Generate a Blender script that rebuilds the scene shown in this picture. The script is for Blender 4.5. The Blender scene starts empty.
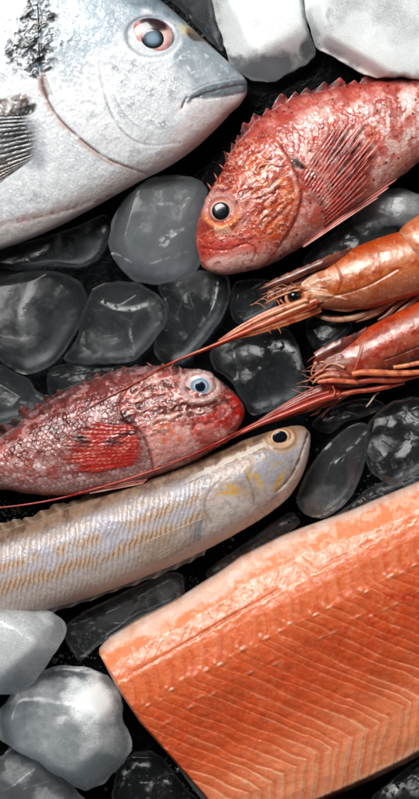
import bpy, math
import numpy as np

# ------------------------------------------------------------------ basics
S = 0.0005            # metres per plan unit (one plan unit = half a millimetre)
CX, CY = 209.5, 399.5
CAMH = 3600.0         # camera height above the tray, plan units
scene = bpy.context.scene
COL = scene.collection
rng = np.random.default_rng(7)


def srgb(h):
    h = h.lstrip('#')
    return np.array([int(h[i:i + 2], 16) / 255 for i in (0, 2, 4)])


def to_lin(c):
    c = np.clip(c, 0, 1)
    return np.where(c <= 0.04045, c / 12.92, ((c + 0.055) / 1.055) ** 2.4)


def sm(a, b, x):
    t = np.clip((x - a) / (b - a), 0, 1)
    return t * t * (3 - 2 * t)


def hsh(ix, iy, seed):
    n = (ix.astype(np.int64) * 374761393 + iy.astype(np.int64) * 668265263 + seed * 982451653) & 0xffffffff
    n = ((n ^ (n >> 13)) * 1274126177) & 0xffffffff
    n = ((n ^ (n >> 15)) * 2246822519) & 0xffffffff
    n = n ^ (n >> 16)
    return (n & 0xffffff) / float(0x1000000)


def vnoise(x, y, seed=0):
    ix = np.floor(x); iy = np.floor(y)
    fx = x - ix; fy = y - iy
    fx = fx * fx * fx * (fx * (fx * 6 - 15) + 10)
    fy = fy * fy * fy * (fy * (fy * 6 - 15) + 10)
    a = hsh(ix, iy, seed); b = hsh(ix + 1, iy, seed)
    c = hsh(ix, iy + 1, seed); d = hsh(ix + 1, iy + 1, seed)
    return a + (b - a) * fx + (c - a) * fy + (a - b - c + d) * fx * fy


def fbm(x, y, size, octv=4, seed=0, gain=0.5):
    t = 0; amp = 1; tot = 0; f = 1.0 / size
    for o in range(octv):
        co, si = math.cos(0.6 * o + 0.3), math.sin(0.6 * o + 0.3)
        t = t + amp * vnoise((x * co - y * si) * f + 17.3 * o, (x * si + y * co) * f - 9.1 * o, seed + 31 * o)
        tot += amp; amp *= gain; f *= 2.03
    return t / tot


def worley(x, y, size, seed=0):
    x = x / size; y = y / size
    ix = np.floor(x); iy = np.floor(y)
    f1 = np.full(x.shape, 9.0); f2 = np.full(x.shape, 9.0); cid = np.zeros(x.shape)
    for dx in (-1, 0, 1):
        for dy in (-1, 0, 1):
            jx = ix + dx; jy = iy + dy
            px = jx + 0.1 + 0.8 * hsh(jx, jy, seed); py = jy + 0.1 + 0.8 * hsh(jx, jy, seed + 5)
            d = np.hypot(x - px, y - py)
            m = d < f1
            f2 = np.where(m, f1, np.minimum(f2, d))
            cid = np.where(m, hsh(jx, jy, seed + 9), cid)
            f1 = np.where(m, d, f1)
    return f1, f2, cid


def scales(u, v, su, sv, seed=0, jit=0.15, warp=1.0):
    du_ = warp * (fbm(u, v, su * 2.6, 2, seed + 60) - .5) * su; dv_ = warp * (fbm(u, v, su * 2.6, 2, seed + 61) - .5) * sv
    u = u + du_; v = v + dv_
    """overlapping scales, u runs head to tail: edge distance (1 at rim), id, position along the scale"""
    j0 = np.floor(v / sv)
    best = np.full(u.shape, 1e9); E = np.ones(u.shape); I = np.zeros(u.shape); T = np.zeros(u.shape)
    for dj in (-1, 0, 1, 2):
        j = j0 + dj
        off = 0.5 * (np.mod(j, 2))
        i0 = np.floor(u / su - off)
        for di in (-2, -1, 0, 1):
            i = i0 + di
            uc = (i + off + jit * (hsh(i, j, seed) - .5)) * su
            vc = (j + jit * (hsh(i, j, seed + 3) - .5)) * sv
            du = (u - uc) / su; dv = (v - vc) / sv
            r = np.sqrt((du / 1.0) ** 2 + (dv / 0.86) ** 2)
            ok = (r < 1) & (uc < best)
            best = np.where(ok, uc, best)
            E = np.where(ok, r, E); I = np.where(ok, hsh(i, j, seed + 7), I); T = np.where(ok, du, T)
    return E, I, T


def cr(pts, n, closed=False):
    """Catmull-Rom through pts (any dimension), n samples"""
    P = np.array(pts, float)
    k = len(P)
    if closed:
        t = np.linspace(0, k, n, endpoint=False)
        i = np.floor(t).astype(int); f = (t - i)[:, None]
        p0, p1, p2, p3 = P[(i - 1) % k], P[i % k], P[(i + 1) % k], P[(i + 2) % k]
    else:
        t = np.linspace(0, k - 1, n)
        i = np.minimum(np.floor(t).astype(int), k - 2); f = (t - i)[:, None]
        Q = np.vstack([2 * P[0] - P[1], P, 2 * P[-1] - P[-2]])
        p0, p1, p2, p3 = Q[i], Q[i + 1], Q[i + 2], Q[i + 3]
    return 0.5 * (2 * p1 + (p2 - p0) * f + (2 * p0 - 5 * p1 + 4 * p2 - p3) * f ** 2 + (3 * p1 - p0 - 3 * p2 + p3) * f ** 3)


def resamp(P, n):
    d = np.r_[0, np.cumsum(np.linalg.norm(np.diff(P, axis=0), axis=1))]
    t = np.linspace(0, d[-1], n)
    return np.stack([np.interp(t, d, P[:, k]) for k in range(P.shape[1])], 1)


def pld(x, y, pts, far=40, smooth=0):
    """distance to a polyline, and the position 0..1 along it"""
    P = np.array(pts, float)
    if smooth:
        P = resamp(cr(P, smooth * 3), smooth)
    D = np.full(x.shape, 1e3); T = np.zeros(x.shape)
    lo = P.min(0) - far; hi = P.max(0) + far
    k = np.nonzero((x > lo[0]) & (x < hi[0]) & (y > lo[1]) & (y < hi[1]))[0]
    if len(k) == 0:
        return D, T
    xs, ys = x[k], y[k]
    d = np.full(xs.shape, 1e3); t = np.zeros(xs.shape)
    L = np.r_[0, np.cumsum(np.linalg.norm(np.diff(P, axis=0), axis=1))]
    for i in range(len(P) - 1):
        a, b = P[i], P[i + 1]
        ab = b - a; l2 = max(ab @ ab, 1e-9)
        q = np.clip(((xs - a[0]) * ab[0] + (ys - a[1]) * ab[1]) / l2, 0, 1)
        e = np.hypot(xs - a[0] - q * ab[0], ys - a[1] - q * ab[1])
        m = e < d
        d = np.where(m, e, d); t = np.where(m, (L[i] + q * math.sqrt(l2)) / L[-1], t)
    D[k] = d; T[k] = t
    return D, T


def inside(x, y, P):
    r = np.zeros(x.shape, bool)
    n = len(P)
    for i in range(n):
        x1, y1 = P[i]; x2, y2 = P[(i + 1) % n]
        if y1 == y2:
            continue
        c = ((y1 > y) != (y2 > y)) & (x < (x2 - x1) * (y - y1) / (y2 - y1) + x1)
        r ^= c
    return r


def pmask(x, y, pts, soft=3, wob=0, seed=3):
    """soft mask of a closed smooth outline, its edge wobbled by noise"""
    P = cr(pts, max(24, 4 * len(pts)), True)
    if wob:
        x = x + wob * 2 * (fbm(x, y, 9, 3, seed) - .5); y = y + wob * 2 * (fbm(x, y, 9, 3, seed + 50) - .5)
    d, _ = pld(x, y, np.vstack([P, P[:1]]), far=soft * 3 + 5)
    ins = inside(x, y, P)
    sd = np.where(ins, -d, d)
    return 1 - sm(-soft, soft, sd)


class Paint:
    """surface colour (pigment, plus some painted highlights and shading) per point, blended in display space"""
    def __init__(s, x, y, base):
        s.x, s.y = x, y
        s.c = np.tile(srgb(base), (len(x), 1)); s.a = np.ones(len(x))

    def mix(s, col, m):
        c = srgb(col) if isinstance(col, str) else col
        s.c += (c - s.c) * np.clip(m, 0, 1)[:, None]

    def mul(s, f):
        s.c *= f[:, None]

    def line(s, col, pts, w, k=1, smooth=16, fade=(0, 0), soft=None):
        d, t = pld(s.x, s.y, pts, far=w * 4, smooth=smooth)
        m = np.exp(-(d / w) ** 2) * k * (.25 + 1.0 * sm(.32, .62, fbm(s.x, s.y, 9, 3, 91)))
        if fade[0]: m = m * sm(0, fade[0], t)
        if fade[1]: m = m * sm(0, fade[1], 1 - t)
        s.mix(col, m)
        return m

    def rgba(s):
        return np.c_[to_lin(s.c), s.a]


# ------------------------------------------------------------------ object making
class Thing:
    def __init__(s, name, label, cat, cx, cy, zr, group=None, kind=None):
        s.zr = zr; s.f = 1 - zr / CAMH
        o = bpy.data.objects.new(name, None); COL.objects.link(o)
        o.empty_display_size = 0.01
        s.loc = np.array([(cx - CX) * S * s.f, (CY - cy) * S * s.f, 0.0])
        o.location = s.loc; o['label'] = label; o['category'] = cat
        if group: o['group'] = group
        s.o = o; s.name = name

    def world(s, V):
        return np.c_[(V[:, 0] - CX) * S * s.f, (CY - V[:, 1]) * S * s.f, V[:, 2] * S] - s.loc


def raw_mesh(name, co, faces, mat, col=None, attrs=None, smooth=True):
    me = bpy.data.meshes.new(name)
    quads = np.asarray(faces[0], np.int32).reshape(-1, 4); ng = faces[1] if len(faces) > 1 else []
    nl = quads.size + sum(len(f) for f in ng); npoly = len(quads) + len(ng)
    me.vertices.add(len(co)); me.vertices.foreach_set('co', np.ascontiguousarray(co, np.float32).ravel())
    me.loops.add(nl)
    me.loops.foreach_set('vertex_index', np.r_[quads.ravel(), np.concatenate([np.array(f, np.int32) for f in ng]) if ng else np.zeros(0, np.int32)].astype(np.int32))
    me.polygons.add(npoly)
    tot = np.r_[np.full(len(quads), 4), [len(f) for f in ng]].astype(np.int32)
    me.polygons.foreach_set('loop_start', (np.cumsum(tot) - tot).astype(np.int32))
    try:
        me.polygons.foreach_set('loop_total', tot)
    except Exception:
        pass
    me.polygons.foreach_set('use_smooth', np.full(npoly, smooth))
    me.update(calc_edges=True); me.validate()
    if col is not None:
        a = me.color_attributes.new('col', 'FLOAT_COLOR', 'POINT')
        a.data.foreach_set('color', np.ascontiguousarray(col, np.float32).ravel())
    for k, v in (attrs or {}).items():
        a = me.attributes.new(k, 'FLOAT', 'POINT'); a.data.foreach_set('value', np.ascontiguousarray(v, np.float32))
    me.materials.append(mat)
    return me


def part(thing, name, V, faces, mat, col=None, attrs=None, parent=None):
    me = raw_mesh(name, thing.world(V), faces, mat, col, attrs)
    # faces outward: plan y is flipped, so windings are given for the flipped space
    o = bpy.data.objects.new(name, me); COL.objects.link(o)
    o.parent = parent or thing.o
    return o


def ring_faces(N, M, flip=False):
    """N rings of M points each, closed rings, plus two end caps"""
    i = np.arange(N - 1)[:, None] * M; j = np.arange(M)[None, :]; j2 = (j + 1) % M
    q = np.stack([i + j, i + j2, i + M + j2, i + M + j], -1).reshape(-1, 4)
    c0 = list(range(M))[::-1]; c1 = list(range((N - 1) * M, N * M))
    if flip:
        q = q[:, ::-1]; c0 = c0[::-1]; c1 = c1[::-1]
    return [q, [c0, c1]]


class Body:
    """a solid between two outlines (dorsal D, ventral V), inflated in height"""
    def __init__(s, st, zc, res=0.8, K=36, pw=2.2, qw=1.9, hb=0.8, jag=0, jseed=1):
        st = np.array(st, float)
        C = cr(st, 900)
        mid = np.c_[(C[:, 0] + C[:, 2]) / 2, (C[:, 1] + C[:, 3]) / 2]
        d = np.r_[0, np.cumsum(np.linalg.norm(np.diff(mid, axis=0), axis=1))]
        n = int(d[-1] / res)
        t = np.linspace(0, 1, n); t = t - 0.10 * np.sin(2 * np.pi * t) / (2 * np.pi) * 0
        tt = d[-1] * (t * 0.9 + 0.1 * t * t)
        C = np.stack([np.interp(tt, d, C[:, k]) for k in range(C.shape[1])], 1)
        if jag:
            dv = C[:, :2] - C[:, 2:4]; dv /= np.linalg.norm(dv, axis=1)[:, None] + 1e-6
            q_ = jag * 2 * (fbm(tt, tt * 0 + 5, 11, 4, jseed, .6) - .5) * sm(0, 10, tt)
            C[:, :2] += dv * q_[:, None]
            q_ = .5 * jag * 2 * (fbm(tt, tt * 0 + 5, 16, 3, jseed + 1, .6) - .5) * sm(0, 10, tt)
            C[:, 2:4] += dv * q_[:, None]
        s.N = n; s.C = C; s.len = d[-1]
        wid = np.hypot(C[:, 0] - C[:, 2], C[:, 1] - C[:, 3]).max()
        M = int(wid * 1.15 / res); s.M = M; s.K = K
        th = np.linspace(0, np.pi, M)
        sl = np.linspace(-1, 1, M); sc = -np.cos(th)
        ss = 0.45 * sl + 0.55 * sc
        sb = np.cos(np.linspace(0, np.pi, K + 2))[1:-1]
        D = C[:, None, :2]; Vv = C[:, None, 2:4]; h = C[:, None, 4]
        prof = np.clip(1 - np.abs(ss) ** pw, 0, 1) ** (1 / qw)
        pb = np.clip(1 - np.abs(sb) ** 2.2, 0, 1) ** (1 / 2.4)
        zc_ = zc if np.ndim(zc) == 0 else np.interp(tt / d[-1], np.linspace(0, 1, len(zc)), zc)[:, None]
        top = D + (Vv - D) * ((ss + 1) / 2)[None, :, None]
        bot = D + (Vv - D) * ((sb + 1) / 2)[None, :, None]
        s.top = np.concatenate([top, (zc_ + h * prof[None])[..., None]], -1)
        s.bot = np.concatenate([bot, (zc_ - hb * h * pb[None])[..., None]], -1)
        s.ss = np.broadcast_to(ss, (n, M)).ravel(); s.u = np.repeat(tt, M); s.prof = np.broadcast_to(prof, (n, M)).ravel()
        s.x = s.top[..., 0].ravel(); s.y = s.top[..., 1].ravel()

    def displace(s, dz, edge=0.15):
        m = sm(0, edge, 1 - np.abs(s.ss)) * sm(0, 6, s.u)
        s.top[..., 2] += (dz * m).reshape(s.N, s.M)

    def raster(s):
        x0, y0 = s.x.min() - 3, s.y.min() - 3
        W_, H_ = int(s.x.max() - x0) + 5, int(s.y.max() - y0) + 5
        Z = np.full((H_, W_), -1e3)
        np.maximum.at(Z, ((s.y - y0).astype(int), (s.x - x0).astype(int)), s.top[..., 2].ravel())
        for _ in range(4):
            A = np.stack([np.roll(np.roll(Z, a, 0), b, 1) for a in (-1, 0, 1) for b in (-1, 0, 1)])
            ok = A > -500
            av = np.where(ok.any(0), np.where(ok, A, 0).sum(0) / np.maximum(ok.sum(0), 1), -1e3)
            Z = np.where(Z > -500, Z, av)
        s.Z = Z; s.o = (x0, y0)

    def z(s, x, y, default=None):
        x = np.asarray(x, float); y = np.asarray(y, float)
        gx = np.clip(x - s.o[0], 0, s.Z.shape[1] - 2); gy = np.clip(y - s.o[1], 0, s.Z.shape[0] - 2)
        i = gy.astype(int); j = gx.astype(int)
        v = s.Z[i, j]
        return np.where(v > -500, v, 20.0 if default is None else default)

    def build(s, thing, name, mat, col, botcol='#8a8580', parent=None, attrs=None):
        R = np.concatenate([s.top, s.bot], 1)
        M = s.M + s.K
        V = R.reshape(-1, 3)
        cb = np.tile(np.r_[to_lin(srgb(botcol)), 1], (s.N, s.K, 1))
        c = np.concatenate([col.reshape(s.N, s.M, 4), cb], 1).reshape(-1, 4)
        # orientation: decide by the first quad's normal
        q = ring_faces(s.N, M)
        i = s.N // 2 * M + s.M // 2
        W = thing.world(V[[i, i + 1, i + M]])
        nz = np.cross(W[1] - W[0], W[2] - W[0])[2]
        if nz < 0:
            q = ring_faces(s.N, M, True)
        at = {}
        for k, v in (attrs or {}).items():
            at[k] = np.concatenate([v.reshape(s.N, s.M), np.zeros((s.N, s.K))], 1).ravel()
        return part(thing, name, V, q, mat, c, at, parent)


def orient_top(thing, V, q, k):
    """flip a face list if quad k does not face up"""
    f = q[0][k]
    W = thing.world(V[f])
    n = np.cross(W[1] - W[0], W[2] - W[0])
    if n[2] < 0:
        q = [q[0][:, ::-1], [c[::-1] for c in q[1]]]
    return q


def sheet(thing, name, X, Y, Z, th, mat, col, parent=None):
    """a thin solid sheet from a grid of points (A x B), thickness th"""
    A, B = X.shape
    th = np.broadcast_to(th, X.shape)
    top = np.stack([X, Y, Z], -1); bot = np.stack([X, Y, Z - th], -1)
    V = np.concatenate([top, bot[:, ::-1]], 1).reshape(-1, 3)
    c = np.concatenate([col.reshape(A, B, 4), col.reshape(A, B, 4)[:, ::-1]], 1).reshape(-1, 4)
    q = ring_faces(A, 2 * B)
    q = orient_top(thing, V, q, (A // 2) * 2 * B + B // 2)
    return part(thing, name, V, q, mat, c, None, parent)


def tube_vf(P, R, n=8, flat=1.0):
    P = np.array(P, float); R = np.broadcast_to(np.array(R, float), (len(P),))
    T = np.gradient(P, axis=0); T /= np.linalg.norm(T, axis=1)[:, None] + 1e-9
    up = np.array([0, 0, 1.0])
    A = np.cross(T, up); A /= np.linalg.norm(A, axis=1)[:, None] + 1e-9
    B = np.cross(A, T)
    a = np.linspace(0, 2 * np.pi, n, endpoint=False)
    V = P[:, None] + R[:, None, None] * (np.cos(a)[None, :, None] * A[:, None] + flat * np.sin(a)[None, :, None] * B[:, None])
    return V.reshape(-1, 3), len(P), n


def tube(thing, name, pts, rad, mat, colf, n=8, flat=1.0, samp=None, parent=None, wob=0):
    P = np.array(pts, float)
    m = samp or max(12, int(np.linalg.norm(np.diff(P, axis=0), axis=1).sum() / 2))
    Pr = np.c_[P, np.interp(np.linspace(0, 1, len(P)), np.linspace(0, 1, len(np.atleast_1d(rad))), np.atleast_1d(rad))]
    C = cr(Pr, m)
    if wob:
        t = np.arange(m) * 0.35
        C[:, 0] += wob * (vnoise(t, t * 0 + 3, 4) - .5); C[:, 1] += wob * (vnoise(t, t * 0 + 8, 9) - .5)
    V, N, M = tube_vf(C[:, :3], np.maximum(C[:, 3], 0.15), n, flat)
    q = ring_faces(N, M)
    W = thing.world(V[q[0][M // 4]]); cc = thing.world(C[:1, :3])[0]
    nrm = np.cross(W[1] - W[0], W[2] - W[0])
    if nrm @ (W.mean(0) - cc) < 0:
        q = ring_faces(N, M, True)
    tt = np.repeat(np.linspace(0, 1, N), M); ang = np.tile(np.arange(M) / M, N)
    return part(thing, name, V, q, mat, colf(V[:, 0], V[:, 1], tt, ang), None, parent)


def dome(thing, name, x, y, z, rx, ry, h, mat, colf, rot=0, parent=None, n=40, rings=22, base=2.0, tilt=(0, 0)):
    """a lens-shaped cap, closed below"""
    a = np.linspace(0, 2 * np.pi, n, endpoint=False)
    r = np.r_[np.sin(np.linspace(0.02, np.pi / 2, rings)), 0.96, 0.6, 0.02]
    zz = np.r_[np.cos(np.linspace(0.02, np.pi / 2, rings)) * h, -base, -base, -base]
    X = r[:, None] * np.cos(a) * rx; Y = r[:, None] * np.sin(a) * ry
    c, s_ = math.cos(rot), math.sin(rot)
    Zp = np.repeat(zz[:, None], n, 1) + tilt[0] * X + tilt[1] * Y
    V = np.stack([x + X * c - Y * s_, y + X * s_ + Y * c, z + Zp], -1).reshape(-1, 3)
    q = ring_faces(len(r), n)
    q = orient_top(thing, V, q, 5 * n)
    rr = np.repeat(np.r_[r[:rings], 1.05, 1.05, 1.05], n); an = np.tile(a, len(r))
    return part(thing, name, V, q, mat, colf(rr, an, V[:, 0], V[:, 1]), None, parent)


def flatcol(h, var=0.06, alpha=1.0, seed=1, size=3):
    def f(x, y, *a):
        c = np.tile(srgb(h), (len(x), 1)) * (1 + var * 2 * (fbm(x, y, size, 3, seed) - .5))[:, None]
        return np.c_[to_lin(c), np.full(len(x), alpha)]
    return f


# ------------------------------------------------------------------ materials
def node_mat(name):
    m = bpy.data.materials.new(name); m.use_nodes = True
    nt = m.node_tree; nt.nodes.clear()
    out = nt.nodes.new('ShaderNodeOutputMaterial')
    return m, nt, out


def N(nt, t, **kw):
    n = nt.nodes.new(t)
    for k, v in kw.items():
        if k in n.inputs.keys():
            n.inputs[k].default_value = v
        else:
            setattr(n, k, v)
    return n


def flesh_mat(name, rough=0.35, sss=0.15, rad=(1.2, .5, .3), srad=0.002, coat=0.6, coatr=0.12, bump=0.25, bsize=900, spec=0.5, vary=0.12, alpha=False, metal=0.0, rvar=0.15):
    m, nt, out = node_mat(name)
    L = nt.links
    p = N(nt, 'ShaderNodeBsdfPrincipled')
    at = N(nt, 'ShaderNodeAttribute', attribute_name='col')
    tc = N(nt, 'ShaderNodeTexCoord')
    n1 = N(nt, 'ShaderNodeTexNoise'); n1.inputs['Scale'].default_value = bsize; n1.inputs['Detail'].default_value = 4
    n2 = N(nt, 'ShaderNodeTexNoise'); n2.inputs['Scale'].default_value = bsize * 0.35; n2.inputs['Detail'].default_value = 3
    L.new(tc.outputs['Object'], n1.inputs['Vector']); L.new(tc.outputs['Object'], n2.inputs['Vector'])
    # fine pigment variation
    mr = N(nt, 'ShaderNodeMapRange'); mr.inputs['From Min'].default_value = .3; mr.inputs['From Max'].default_value = .7
    mr.inputs['To Min'].default_value = 1 - vary; mr.inputs['To Max'].default_value = 1 + vary
    L.new(n1.outputs['Fac'], mr.inputs['Value'])
    mx = N(nt, 'ShaderNodeVectorMath', operation='SCALE')
    L.new(at.outputs['Color'], mx.inputs[0]); L.new(mr.outputs['Result'], mx.inputs['Scale'])
    L.new(mx.outputs['Vector'], p.inputs['Base Color'])
    rr = N(nt, 'ShaderNodeMapRange'); rr.inputs['From Min'].default_value = .3; rr.inputs['From Max'].default_value = .7
    rr.inputs['To Min'].default_value = max(0.03, rough - rvar); rr.inputs['To Max'].default_value = rough + rvar
    L.new(n2.outputs['Fac'], rr.inputs['Value']); L.new(rr.outputs['Result'], p.inputs['Roughness'])
    b = N(nt, 'ShaderNodeBump'); b.inputs['Strength'].default_value = bump; b.inputs['Distance'].default_value = 0.0004
    L.new(n1.outputs['Fac'], b.inputs['Height']); L.new(b.outputs['Normal'], p.inputs['Normal'])
    b2 = N(nt, 'ShaderNodeBump'); b2.inputs['Strength'].default_value = bump * 0.6; b2.inputs['Distance'].default_value = 0.0006
    L.new(n2.outputs['Fac'], b2.inputs['Height']); L.new(b2.outputs['Normal'], p.inputs['Coat Normal'])
    p.inputs['Subsurface Weight'].default_value = sss
    p.inputs['Subsurface Radius'].default_value = rad
    p.inputs['Subsurface Scale'].default_value = srad
    p.inputs['Coat Weight'].default_value = coat; p.inputs['Coat Roughness'].default_value = coatr
    p.inputs['Specular IOR Level'].default_value = spec
    p.inputs['Metallic'].default_value = metal
    if alpha:
        t = N(nt, 'ShaderNodeBsdfTransparent'); mix = N(nt, 'ShaderNodeMixShader')
        L.new(at.outputs['Alpha'], mix.inputs['Fac']); L.new(t.outputs[0], mix.inputs[1]); L.new(p.outputs[0], mix.inputs[2])
        L.new(mix.outputs[0], out.inputs['Surface'])
    else:
        L.new(p.outputs[0], out.inputs['Surface'])
    return m


def ice_mat(dens):
    m, nt, out = node_mat('ice')
    L = nt.links
    tc = N(nt, 'ShaderNodeTexCoord')
    fr = N(nt, 'ShaderNodeAttribute', attribute_name='frost')
    n1 = N(nt, 'ShaderNodeTexNoise'); n1.inputs['Scale'].default_value = 260; n1.inputs['Detail'].default_value = 6; n1.inputs['Roughness'].default_value = .6
    n2 = N(nt, 'ShaderNodeTexNoise'); n2.inputs['Scale'].default_value = 1500; n2.inputs['Detail'].default_value = 3
    n3 = N(nt, 'ShaderNodeTexNoise'); n3.inputs['Scale'].default_value = 90; n3.inputs['Detail'].default_value = 3
    vo = N(nt, 'ShaderNodeTexVoronoi'); vo.inputs['Scale'].default_value = 1300
    for n in (n1, n2, n3, vo):
        L.new(tc.outputs['Object'], n.inputs['Vector'])
    # tiny trapped bubbles
    bub = N(nt, 'ShaderNodeMapRange'); bub.inputs['From Min'].default_value = .0; bub.inputs['From Max'].default_value = .22
    bub.inputs['To Min'].default_value = .5; bub.inputs['To Max'].default_value = 0
    L.new(vo.outputs['Distance'], bub.inputs['Value'])
    nm = N(nt, 'ShaderNodeMapRange'); nm.inputs['From Min'].default_value = .25; nm.inputs['From Max'].default_value = .75
    nm.inputs['To Min'].default_value = .45; nm.inputs['To Max'].default_value = 1.55
    L.new(n1.outputs['Fac'], nm.inputs['Value'])
    mu = N(nt, 'ShaderNodeMath', operation='MULTIPLY'); inv = N(nt, 'ShaderNodeMath', operation='SUBTRACT'); inv.inputs[0].default_value = 1; L.new(fr.outputs['Fac'], inv.inputs[1])
    nm1 = N(nt, 'ShaderNodeMath', operation='SUBTRACT'); L.new(nm.outputs['Result'], nm1.inputs[0]); nm1.inputs[1].default_value = 1
    nmf = N(nt, 'ShaderNodeMath', operation='MULTIPLY_ADD'); L.new(nm1.outputs[0], nmf.inputs[0]); L.new(inv.outputs[0], nmf.inputs[1]); nmf.inputs[2].default_value = 1
    L.new(fr.outputs['Fac'], mu.inputs[0]); L.new(nmf.outputs[0], mu.inputs[1])
    bm = N(nt, 'ShaderNodeMath', operation='MULTIPLY'); L.new(bub.outputs['Result'], bm.inputs[0]); L.new(n3.outputs['Fac'], bm.inputs[1])
    bm2 = N(nt, 'ShaderNodeMath', operation='MULTIPLY_ADD'); L.new(bm.outputs[0], bm2.inputs[0]); bm2.inputs[1].default_value = .16; L.new(mu.outputs[0], bm2.inputs[2])
    bm2.use_clamp = True
    rr = N(nt, 'ShaderNodeMapRange'); rr.inputs['From Min'].default_value = .3; rr.inputs['From Max'].default_value = .7
    rr.inputs['To Min'].default_value = .16; rr.inputs['To Max'].default_value = .40
    L.new(n3.outputs['Fac'], rr.inputs['Value'])
    tr = N(nt, 'ShaderNodeBsdfTransparent'); tr.inputs['Color'].default_value = (.90, .93, .95, 1)
    rf = N(nt, 'ShaderNodeBsdfRefraction'); rf.inputs['Color'].default_value = (.7, .75, .8, 1); rf.inputs['IOR'].default_value = 1.31; rf.inputs['Roughness'].default_value = .12
    tm = N(nt, 'ShaderNodeMixShader'); tm.inputs['Fac'].default_value = .30
    L.new(tr.outputs[0], tm.inputs[1]); L.new(rf.outputs[0], tm.inputs[2])
    gl_ = N(nt, 'ShaderNodeBsdfGlossy'); gl_.inputs['Color'].default_value = (1, 1, 1, 1); L.new(rr.outputs['Result'], gl_.inputs['Roughness'])
    fz = N(nt, 'ShaderNodeFresnel'); fz.inputs['IOR'].default_value = 1.31
    fzc = N(nt, 'ShaderNodeMath', operation='MINIMUM'); fzc.inputs[1].default_value = .26; L.new(fz.outputs[0], fzc.inputs[0])
    g = N(nt, 'ShaderNodeMixShader'); L.new(fzc.outputs[0], g.inputs['Fac']); L.new(tm.outputs[0], g.inputs[1]); L.new(gl_.outputs[0], g.inputs[2])
    vol = N(nt, 'ShaderNodeVolumePrincipled'); vol.inputs['Color'].default_value = (.93, .96, .985, 1) if dens < 100 else (.975, .985, .995, 1); vol.inputs['Density'].default_value = dens; vol.inputs['Anisotropy'].default_value = .1
    L.new(vol.outputs[0], out.inputs['Volume'])
    w = N(nt, 'ShaderNodeBsdfPrincipled')
    w.inputs['Base Color'].default_value = (.88, .925, .97, 1); w.inputs['Roughness'].default_value = .5
    w.inputs['Subsurface Weight'].default_value = 1; w.inputs['Subsurface Radius'].default_value = (1, 1.05, 1.15); w.inputs['Subsurface Scale'].default_value = .007
    w.inputs['Coat Weight'].default_value = .6; w.inputs['Coat Roughness'].default_value = .1
    b = N(nt, 'ShaderNodeBump'); b.inputs['Strength'].default_value = .09; b.inputs['Distance'].default_value = .0008
    ad = N(nt, 'ShaderNodeMath', operation='MULTIPLY_ADD'); L.new(n2.outputs['Fac'], ad.inputs[0]); ad.inputs[1].default_value = .3; L.new(n1.outputs['Fac'], ad.inputs[2])
    L.new(ad.outputs[0], b.inputs['Height'])
    L.new(b.outputs['Normal'], gl_.inputs['Normal']); L.new(b.outputs['Normal'], rf.inputs['Normal']); L.new(b.outputs['Normal'], w.inputs['Normal'])
    n4 = N(nt, 'ShaderNodeTexNoise'); n4.inputs['Scale'].default_value = 2600; n4.inputs['Detail'].default_value = 2
    L.new(tc.outputs['Object'], n4.inputs['Vector'])
    gm = N(nt, 'ShaderNodeMapRange'); gm.inputs['From Min'].default_value = .3; gm.inputs['From Max'].default_value = .7
    gm.inputs['To Min'].default_value = .45; gm.inputs['To Max'].default_value = 1.45
    L.new(n4.outputs['Fac'], gm.inputs['Value'])
    gi = N(nt, 'ShaderNodeMapRange'); gi.inputs['From Min'].default_value = .5; gi.inputs['From Max'].default_value = 1.0; gi.inputs['To Min'].default_value = 1; gi.inputs['To Max'].default_value = .25
    L.new(fr.outputs['Fac'], gi.inputs['Value'])
    g1 = N(nt, 'ShaderNodeMath', operation='SUBTRACT'); L.new(gm.outputs['Result'], g1.inputs[0]); g1.inputs[1].default_value = 1
    g2 = N(nt, 'ShaderNodeMath', operation='MULTIPLY_ADD'); L.new(g1.outputs[0], g2.inputs[0]); L.new(gi.outputs['Result'], g2.inputs[1]); g2.inputs[2].default_value = 1
    g3 = N(nt, 'ShaderNodeMath', operation='MULTIPLY'); L.new(bm2.outputs[0], g3.inputs[0]); L.new(g2.outputs[0], g3.inputs[1]); g3.use_clamp = True
    bm2 = g3
    mix = N(nt, 'ShaderNodeMixShader')
    L.new(bm2.outputs[0], mix.inputs['Fac']); L.new(g.outputs[0], mix.inputs[1]); L.new(w.outputs[0], mix.inputs[2])
    L.new(mix.outputs[0], out.inputs['Surface'])
    return m


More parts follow.
